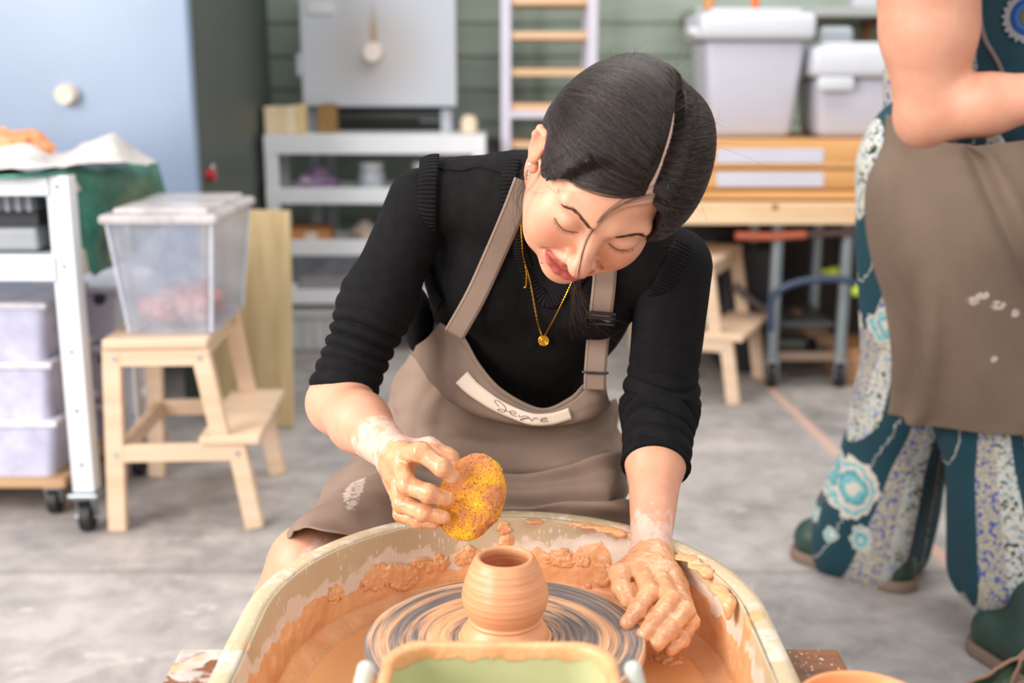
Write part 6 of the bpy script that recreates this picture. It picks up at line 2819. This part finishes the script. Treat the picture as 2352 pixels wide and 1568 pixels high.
# ---- footwear and the seat
for an in (ankR, ankL):
    S = Sdf()
    S.add(cap(an + np.array([0, .035, -.05]), an + np.array([-.02, -.13, -.062]), .040, .036))
    S.add(ell(an + np.array([-.022, -.165, -.066]), (.048, .055, .026)), .02)
    f_ = lambda P, S=S: np.maximum(S(P), .0 - P[:, 2] + .001)
    V, Q = surface(f_, an + np.array([-.1, -.26, -.10]), an + np.array([.08, .10, .03]), .005, 1)
    link_mesh('shoe', np_mesh('shoe', V, Q), plain('white_canvas', (206, 200, 194), .8), potter, True)

seat = thing('work_stool', 'round wooden work stool the potter sits on, hidden by her apron', 'stool', (0, 1.90, 0))
M_STOOLW = wood('stool_wood', (178, 132, 92), (144, 100, 66))
bm = BM()
add_lathe(bm, [(0, .352), (.150, .352), (.165, .360), (.165, .378), (.155, .384), (0, .384)], (0, 1.90, 0), 40)
obj('seat', bm, M_STOOLW, seat, True)
for sx in (-1, 1):
    for sy in (-1, 1):
        bm = BM()
        add_cyl(bm, (sx * .085, 1.90 + sy * .085, .354), (sx * .125, 1.90 + sy * .125, 0), .016, .013, 14)
        obj('leg', bm, M_STOOLW, seat, True)
# ================================================================== the second person, standing at the right, cut by the frame
def skin2():
    t = NT('skin_warm')
    co = t.coord()
    t.put('Base Color', t.ramp(t.noise(co, 22, 4), [(.3, lin((214, 150, 122))), (.7, lin((226, 166, 138)))]))
    t.put('Roughness', .48)
    t.put('Subsurface Weight', .1)
    t.put('Subsurface Radius', (.012, .005, .003))
    return t.m


def paisley():
    """printed cotton: teal ground, with bands of blue, cream and sea green figures"""
    t = NT('patterned_cotton')
    co = t.coord()
    b = t.attr('band')
    teal = lin((12, 62, 76))
    blue = lin((62, 86, 178))
    cream = lin((214, 206, 194))
    sea = lin((120, 186, 190))
    dark = lin((14, 24, 30))
    vor = t.voronoi(t.mapped(co, (1, 1, .7)), 48)
    vor2 = t.voronoi(co, 130)
    fig = t.ramp(vor, [(.0, cream), (.16, cream), (.22, blue), (.40, lin((96, 110, 150))), (.55, dark)], 'CONSTANT')
    fig2 = t.ramp(vor2, [(.0, lin((40, 70, 180))), (.28, lin((150, 150, 130))), (.48, lin((214, 200, 160))), (.7, lin((70, 90, 160)))])
    nz = t.noise(co, 62, 3, .6, 1.6)
    fig3 = t.ramp(nz, [(.0, dark), (.38, lin((36, 96, 90))), (.43, cream), (.56, lin((176, 206, 204))), (.62, lin((110, 124, 196)))], 'CONSTANT')
    m1 = t.step(b, .245, .255)
    m2 = t.step(b, .495, .505)
    m3 = t.step(b, .745, .755)
    c = t.mix(m1, teal, fig2)
    c = t.mix(m2, c, fig3)
    c = t.mix(m3, c, teal)
    wob = t.math('MULTIPLY', t.math('SUBTRACT', t.noise(co, 34, 2), .5), .035)
    for (px, py, yy, rr_) in ((1945, 1105, 2.50, .058), (1962, 1222, 2.50, .026), (2028, 742, 2.36, .034), (1900, 1215, 2.52, .016)):
        c0 = at(px, py, yy)
        q = t.n('ShaderNodeVectorMath', _operation='DISTANCE')
        sc3 = t.mapped(co, (1.25, .0, .8))
        t.link(sc3, q.inputs[0])
        q.inputs[1].default_value = (c0[0] * 1.25, 0, c0[2] * .8)
        big = t.math('DIVIDE', t.math('ADD', q.outputs['Value'], wob), rr_)
        ring = t.ramp(big, [(.0, cream), (.2, sea), (.42, lin((90, 160, 170))), (.56, cream), (.68, sea), (.82, cream)], 'CONSTANT')
        c = t.mix(t.math('MULTIPLY', t.math('SUBTRACT', 1.0, t.step(big, .95, 1.0), True), t.attr('medal')), c, ring)
    t.put('Base Color', c)
    t.put('Roughness', .75)
    return t.m


teacher = thing('person', 'standing person in a patterned jumpsuit and taupe apron at the right, head out of view', 'person', (1.05, 2.25, 0))
M_SK2, M_PRINT = skin2(), paisley()
sh2, el2, wr2 = at(2130, -175, 2.14), at(2136, 262, 2.16), at(2480, 205, 2.02)
A = Sdf()
A.add(cap(sh2, el2 + (sh2 - el2) * .45, .098, .082))
A.add(cap(el2 + (sh2 - el2) * .45, el2 + (sh2 - el2) * .05, .082, .060), .02)
A.add(ell(el2 + np.array([-.008, .01, -.022]), (.040, .042, .036)), .03)
A.add(cap(el2, el2 + (wr2 - el2) * .4, .056, .052), .025)
A.add(cap(el2 + (wr2 - el2) * .4, wr2, .052, .031), .02)
# the hand beyond the frame, holding nothing seen
hd = unit(wr2 - el2)
A.add(ell(wr2 + hd * .05, (.05, .03, .035)), .03)
for k in range(4):
    b0 = wr2 + hd * .085 + np.array([0, -.02 + .014 * k, .0])
    A.add(cap(b0, b0 + hd * .035 + np.array([0, 0, -.01]), .0095, .009), .008)
    A.add(cap(b0 + hd * .035 + np.array([0, 0, -.01]), b0 + hd * .055 + np.array([0, 0, -.035]), .009, .0075), .005)
A.add(cap(wr2 + hd * .03 + np.array([0, -.03, .01]), wr2 + hd * .08 + np.array([0, -.05, .0]), .012, .009), .01)
# trunk, neck and head (mostly outside the frame)
tx, ty = 1.22, 2.36
A.add(cap((tx, ty, 1.02), (tx + .01, ty, 1.34), .09, .10), .05)
A.add(cap((tx, ty, 1.36), (tx + .02, ty - .01, 1.52), .055, .05), .05)
A.add(ell((tx + .03, ty - .02, 1.63), (.085, .095, .115)), .03)
A.add(ell((tx + .05, ty - .115, 1.61), (.014, .02, .018)), .015)
A.add(cap(sh2, (tx, ty - .05, 1.38), .07, .08), .05)
for x_, y_ in ((1.00, 2.40), (1.27, 2.22)):
    A.add(cap((x_, y_, .80), (x_ - .02, y_, .10), .05, .03), .04)
V, Q = surface(A, (.52, 1.75, .03), (1.72, 2.68, 1.84), .007, 1)
link_mesh('body', np_mesh('body', V, Q), M_SK2, teacher, True)
# hair bob, out of frame
S = ell((tx + .02, ty + .005, 1.655), (.10, .11, .115))
V, Q = surface(lambda P: np.maximum(S(P), np.maximum((ty - .07) - P[:, 1], 1.60 - P[:, 2])), (tx - .12, ty - .13, 1.5), (tx + .16, ty + .14, 1.80), .008, 1)
link_mesh('hair', np_mesh('hair', V, Q), plain('brown_hair', (60, 42, 34), .5), teacher, True)

# ---- jumpsuit: bodice
Bd = Sdf()
b_lo, b_hi = at(2230, 330, 2.26), at(2262, -120, 2.24)
Bd.add(ell(at(2320, 40, 2.36), (.200, .13, .24)))
Bd.add(ell(at(2250, 330, 2.36), (.160, .13, .16)), .05)
Bd.add(cap(at(2078, 170, 2.40), at(2084, 300, 2.40), .042, .046), .03)
V, Q = surface(Bd, at(2290, 40, 2.33) - np.array([.42, .2, .52]), at(2290, 40, 2.33) + np.array([.36, .2, .34]), .007, 1)
xx = (1176 + F_PX * V[:, 0] / ((V[:, 1]) * CP + (CAM_H - V[:, 2]) * SP))
xr = V[:, 0] - at(2262, 60, 2.22)[0] + .16 * (V[:, 2] - at(2262, 60, 2.22)[2])
band = np.where(xr < -.005, .4, .1)
link_mesh('jumpsuit_bodice', np_mesh('jumpsuit_bodice', V, Q, {'band': band, 'medal': np.where(xr > .02, .0, 0.0)}), M_PRINT, teacher, True)
# piped seam and round printed figure on the bodice
def on2(pix, n):
    P2 = crom(np.array(pix, float), n)
    C_ = cast(P2[:, 0], P2[:, 1], Bd, 1.9, 2.7)
    N_, _ = grad(Bd, C_)
    return C_, N_


bm = BM()
C_, N_ = on2([(2252, -20), (2251, 40), (2262, 90), (2290, 140), (2312, 195)], 46)
for c_, n_ in zip(C_, N_):
    add_sphere(bm, c_ + n_ * .002, (.0052, .0052, .0036), 8, 6)
obj('seam_piping', bm, plain('grey_mauve_piping', (136, 122, 124), .6), teacher, True)
mc = cast([2362], [38], Bd, 1.9, 2.7)[0]
mn = grad(Bd, mc[None])[0][0]
mu, mv, _ = frame_of(mn)


def disc(name, r0, r1, rgb, lift, petals=0):
    bm = BM()
    n = 60
    a = [2 * math.pi * k / n for k in range(n)]
    f = [1 + (.10 * math.cos(petals * t_) if petals else 0) for t_ in a]
    o_ = [bm.verts.new(mc + mn * lift + (mu * math.cos(t_) + mv * math.sin(t_)) * r1 * k_) for t_, k_ in zip(a, f)]
    i_ = [bm.verts.new(mc + mn * lift + (mu * math.cos(t_) + mv * math.sin(t_)) * r0) for t_ in a]
    for k in range(n):
        bm.faces.new((o_[k], o_[(k + 1) % n], i_[(k + 1) % n], i_[k]))
    bmesh.ops.solidify(bm, geom=list(bm.faces), thickness=.0008)
    obj(name, bm, plain('print_' + '_'.join(map(str, rgb)), rgb, .75), teacher)


disc('printed_ring', .034, .046, (196, 200, 204), .0035, 22)
disc('printed_ring', .026, .032, (40, 108, 206), .0036)
disc('printed_ring', .018, .025, (96, 140, 214), .0037)
disc('printed_ring', .001, .017, (128, 134, 118), .0038)

# ---- jumpsuit legs
def leg_part(parts, lo, hi, axis_a, axis_b, phase, name, medal):
    S = Sdf()
    for fn, k in parts:
        S.add(fn, k)
    ax = unit(axis_b - axis_a)
    u = unit(np.cross(ax, np.array([0, 1.0, 0])))
    v = np.cross(ax, u)

    def f(P):
        d = S(P)
        m = np.abs(d) < .03
        if m.any():
            d = d.copy()
            q = P[m] - axis_a
            th = np.arctan2(q @ v, q @ u)
            s = q @ ax
            d[m] -= .010 * np.sin(th * 5 + phase) * sstep(.05, .35, s) + .006 * vnoise(P[m], 9, 3)
        return d
    V, Q = surface(f, lo, hi, .007, 1)
    q = V - axis_a
    # bands run down the leg: facing side measured across the axis
    w = (q @ u)
    hw = .055 + .16 * np.clip(q @ ax, 0, 1)
    b = (w / hw * .5 + .5 + phase * .11) % 1.0
    me = np_mesh(name, V, Q, {'band': b, 'medal': np.full(len(V), medal)})
    return link_mesh(name, me, M_PRINT, teacher, True)


hip = at(2140, 560, 2.36)
k1, f1 = at(2090, 930, 2.46), at(1995, 1235, 2.58)
leg_part([(cap(hip + np.array([0, 0, .15]), k1, .16, .105), .03), (cap(k1, f1, .105, .135), .06), (ell(at(1950, 1200, 2.60), (.075, .07, .05)), .05)],
         np.minimum(hip, f1) - .30, np.maximum(hip, f1) + .32, k1, f1, 0.4, 'jumpsuit_leg', 1.0)
k2_, f2 = at(2262, 950, 2.26), at(2318, 1300, 2.24)
leg_part([(cap(at(2290, 560, 2.34), k2_, .14, .085), .03), (cap(k2_, f2, .085, .115), .06)],
         np.minimum(k2_, f2) - np.array([.28, .28, .20]), np.maximum(k2_, f2) + np.array([.28, .28, .75]), k2_, f2, 1.7, 'jumpsuit_leg', .0)

# ---- boots
M_BOOT = plain('dark_green_leather', (44, 68, 60), .45, var=.2, scale=12)
M_SOLE = plain('brown_sole', (134, 112, 98), .7)


def boot(toe, heel, ank, name):
    S = Sdf()
    S.add(cap(toe, heel, .050, .045))
    S.add(cap(heel * .7 + toe * .3 + np.array([0, 0, .02]), ank, .045, .050), .03)
    V, Q = surface(lambda P: np.maximum(S(P), .018 - P[:, 2]), np.minimum(np.minimum(toe, heel), ank) - .08, np.maximum(np.maximum(toe, heel), ank) + .08, .006, 1)
    b = link_mesh(name, np_mesh(name, V, Q), M_BOOT, teacher, True)
    S2 = cap(toe * np.array([1, 1, 0]) + np.array([0, 0, .012]), heel * np.array([1, 1, 0]) + np.array([0, 0, .012]), .056, .050)
    V, Q = surface(lambda P: np.maximum(S2(P), np.maximum(P[:, 2] - .026, .001 - P[:, 2])), np.minimum(toe, heel) - np.array([.08, .08, .1]), np.maximum(toe, heel) + np.array([.08, .08, .02]), .005, 1)
    link_mesh('sole', np_mesh('sole', V, Q), M_SOLE, b, True)


g1, g2 = atz(1872, 1236, .05), atz(2060, 1296, .05)
boot(g1, g2, g2 + np.array([-.02, .0, .16]), 'boot')
g1, g2 = atz(2290, 1448, .05), atz(2420, 1530, .05)
boot(g1, g2, atz(2325, 1400, .05) + np.array([.04, .05, .18]), 'boot')

# ---- apron
rows = [
    [(2022, 262, 2.42), (2055, 268, 2.24), (2110, 300, 2.17), (2190, 330, 2.11), (2280, 330, 2.08), (2380, 320, 2.07), (2470, 310, 2.12)],
    [(2020, 330, 2.42), (2036, 335, 2.26), (2100, 350, 2.16), (2190, 370, 2.11), (2280, 372, 2.08), (2380, 370, 2.06), (2470, 360, 2.12)],
    [(1995, 400, 2.42), (2004, 410, 2.28), (2080, 430, 2.15), (2180, 450, 2.09), (2280, 455, 2.06), (2380, 450, 2.05), (2480, 440, 2.12)],
    [(1990, 480, 2.42), (2000, 500, 2.28), (2080, 520, 2.14), (2180, 540, 2.08), (2280, 545, 2.05), (2380, 540, 2.05), (2490, 530, 2.13)],
    [(2000, 580, 2.42), (2014, 600, 2.28), (2090, 620, 2.14), (2190, 640, 2.08), (2285, 645, 2.06), (2385, 640, 2.07), (2490, 630, 2.14)],
    [(2022, 690, 2.42), (2040, 700, 2.30), (2105, 730, 2.16), (2195, 750, 2.10), (2290, 760, 2.08), (2390, 755, 2.09), (2490, 740, 2.16)],
    [(2030, 800, 2.44), (2048, 810, 2.34), (2110, 840, 2.20), (2200, 860, 2.13), (2300, 870, 2.10), (2400, 865, 2.11), (2490, 850, 2.18)],
    [(2018, 900, 2.46), (2036, 905, 2.38), (2100, 930, 2.24), (2195, 945, 2.15), (2300, 955, 2.12), (2400, 955, 2.12), (2490, 945, 2.2)],
    [(2006, 938, 2.47), (2022, 945, 2.40), (2085, 966, 2.27), (2180, 985, 2.17), (2290, 1000, 2.13), (2400, 1000, 2.13), (2490, 990, 2.2)]]
G = np.array([[at(*p) for p in r] for r in rows])


def t_disp(u, v, A):
    n = fbm(A.reshape(-1, 3) * np.array([1, 1, .4]), 7, 2, 3).reshape(u.shape) * .012
    n += .016 * np.exp(-((u - .30 + .10 * (v - .75) ** 1) / .04) ** 2) * sstep(.45, .7, v)
    n -= .014 * np.exp(-((u - .40 + .10 * (v - .75)) / .035) ** 2) * sstep(.45, .7, v)
    n += .012 * np.exp(-(((u - .72) + (v - .35) * -.55) / .04) ** 2) * (1 - sstep(.5, .7, v))
    n -= .012 * np.exp(-(((u - .79) + (v - .35) * -.55) / .04) ** 2) * (1 - sstep(.5, .7, v))
    return n


M_APRON2 = canvas_material('taupe_apron_canvas_worn', (124, 106, 92))
apron2 = sheet('apron', G, 160, 160, M_APRON2, teacher, .003, t_disp)
_av = np.array([v.co for v in apron2.data.vertices])
_st = np.zeros(len(_av))
for px, py, yy, rx, rz in ((2222, 684, 2.10, .016, .010), (2240, 670, 2.10, .016, .009), (2276, 693, 2.10, .017, .011), (2318, 712, 2.10, .010, .010), (2276, 820, 2.11, .008, .008)):
    _st = np.maximum(_st, falloff(_av, at(px, py, yy), (rx * 1.6, .12, rz * 1.6)))
_a = apron2.data.attributes.new('stain', 'FLOAT', 'POINT')
_a.data.foreach_set('value', np.clip(_st * 2.2, 0, 1.2).astype(np.float32))
bm = BM()
add_sphere(bm, at(2044, 268, 2.40), (.020, .016, .024), 12, 8)
add_tube(bm, [at(2040, 275, 2.40), at(2025, 320, 2.41), at(2022, 350, 2.42)], [.010, .012, .008], 8)
obj('apron_tie', bm, M_APRON2, teacher, True)
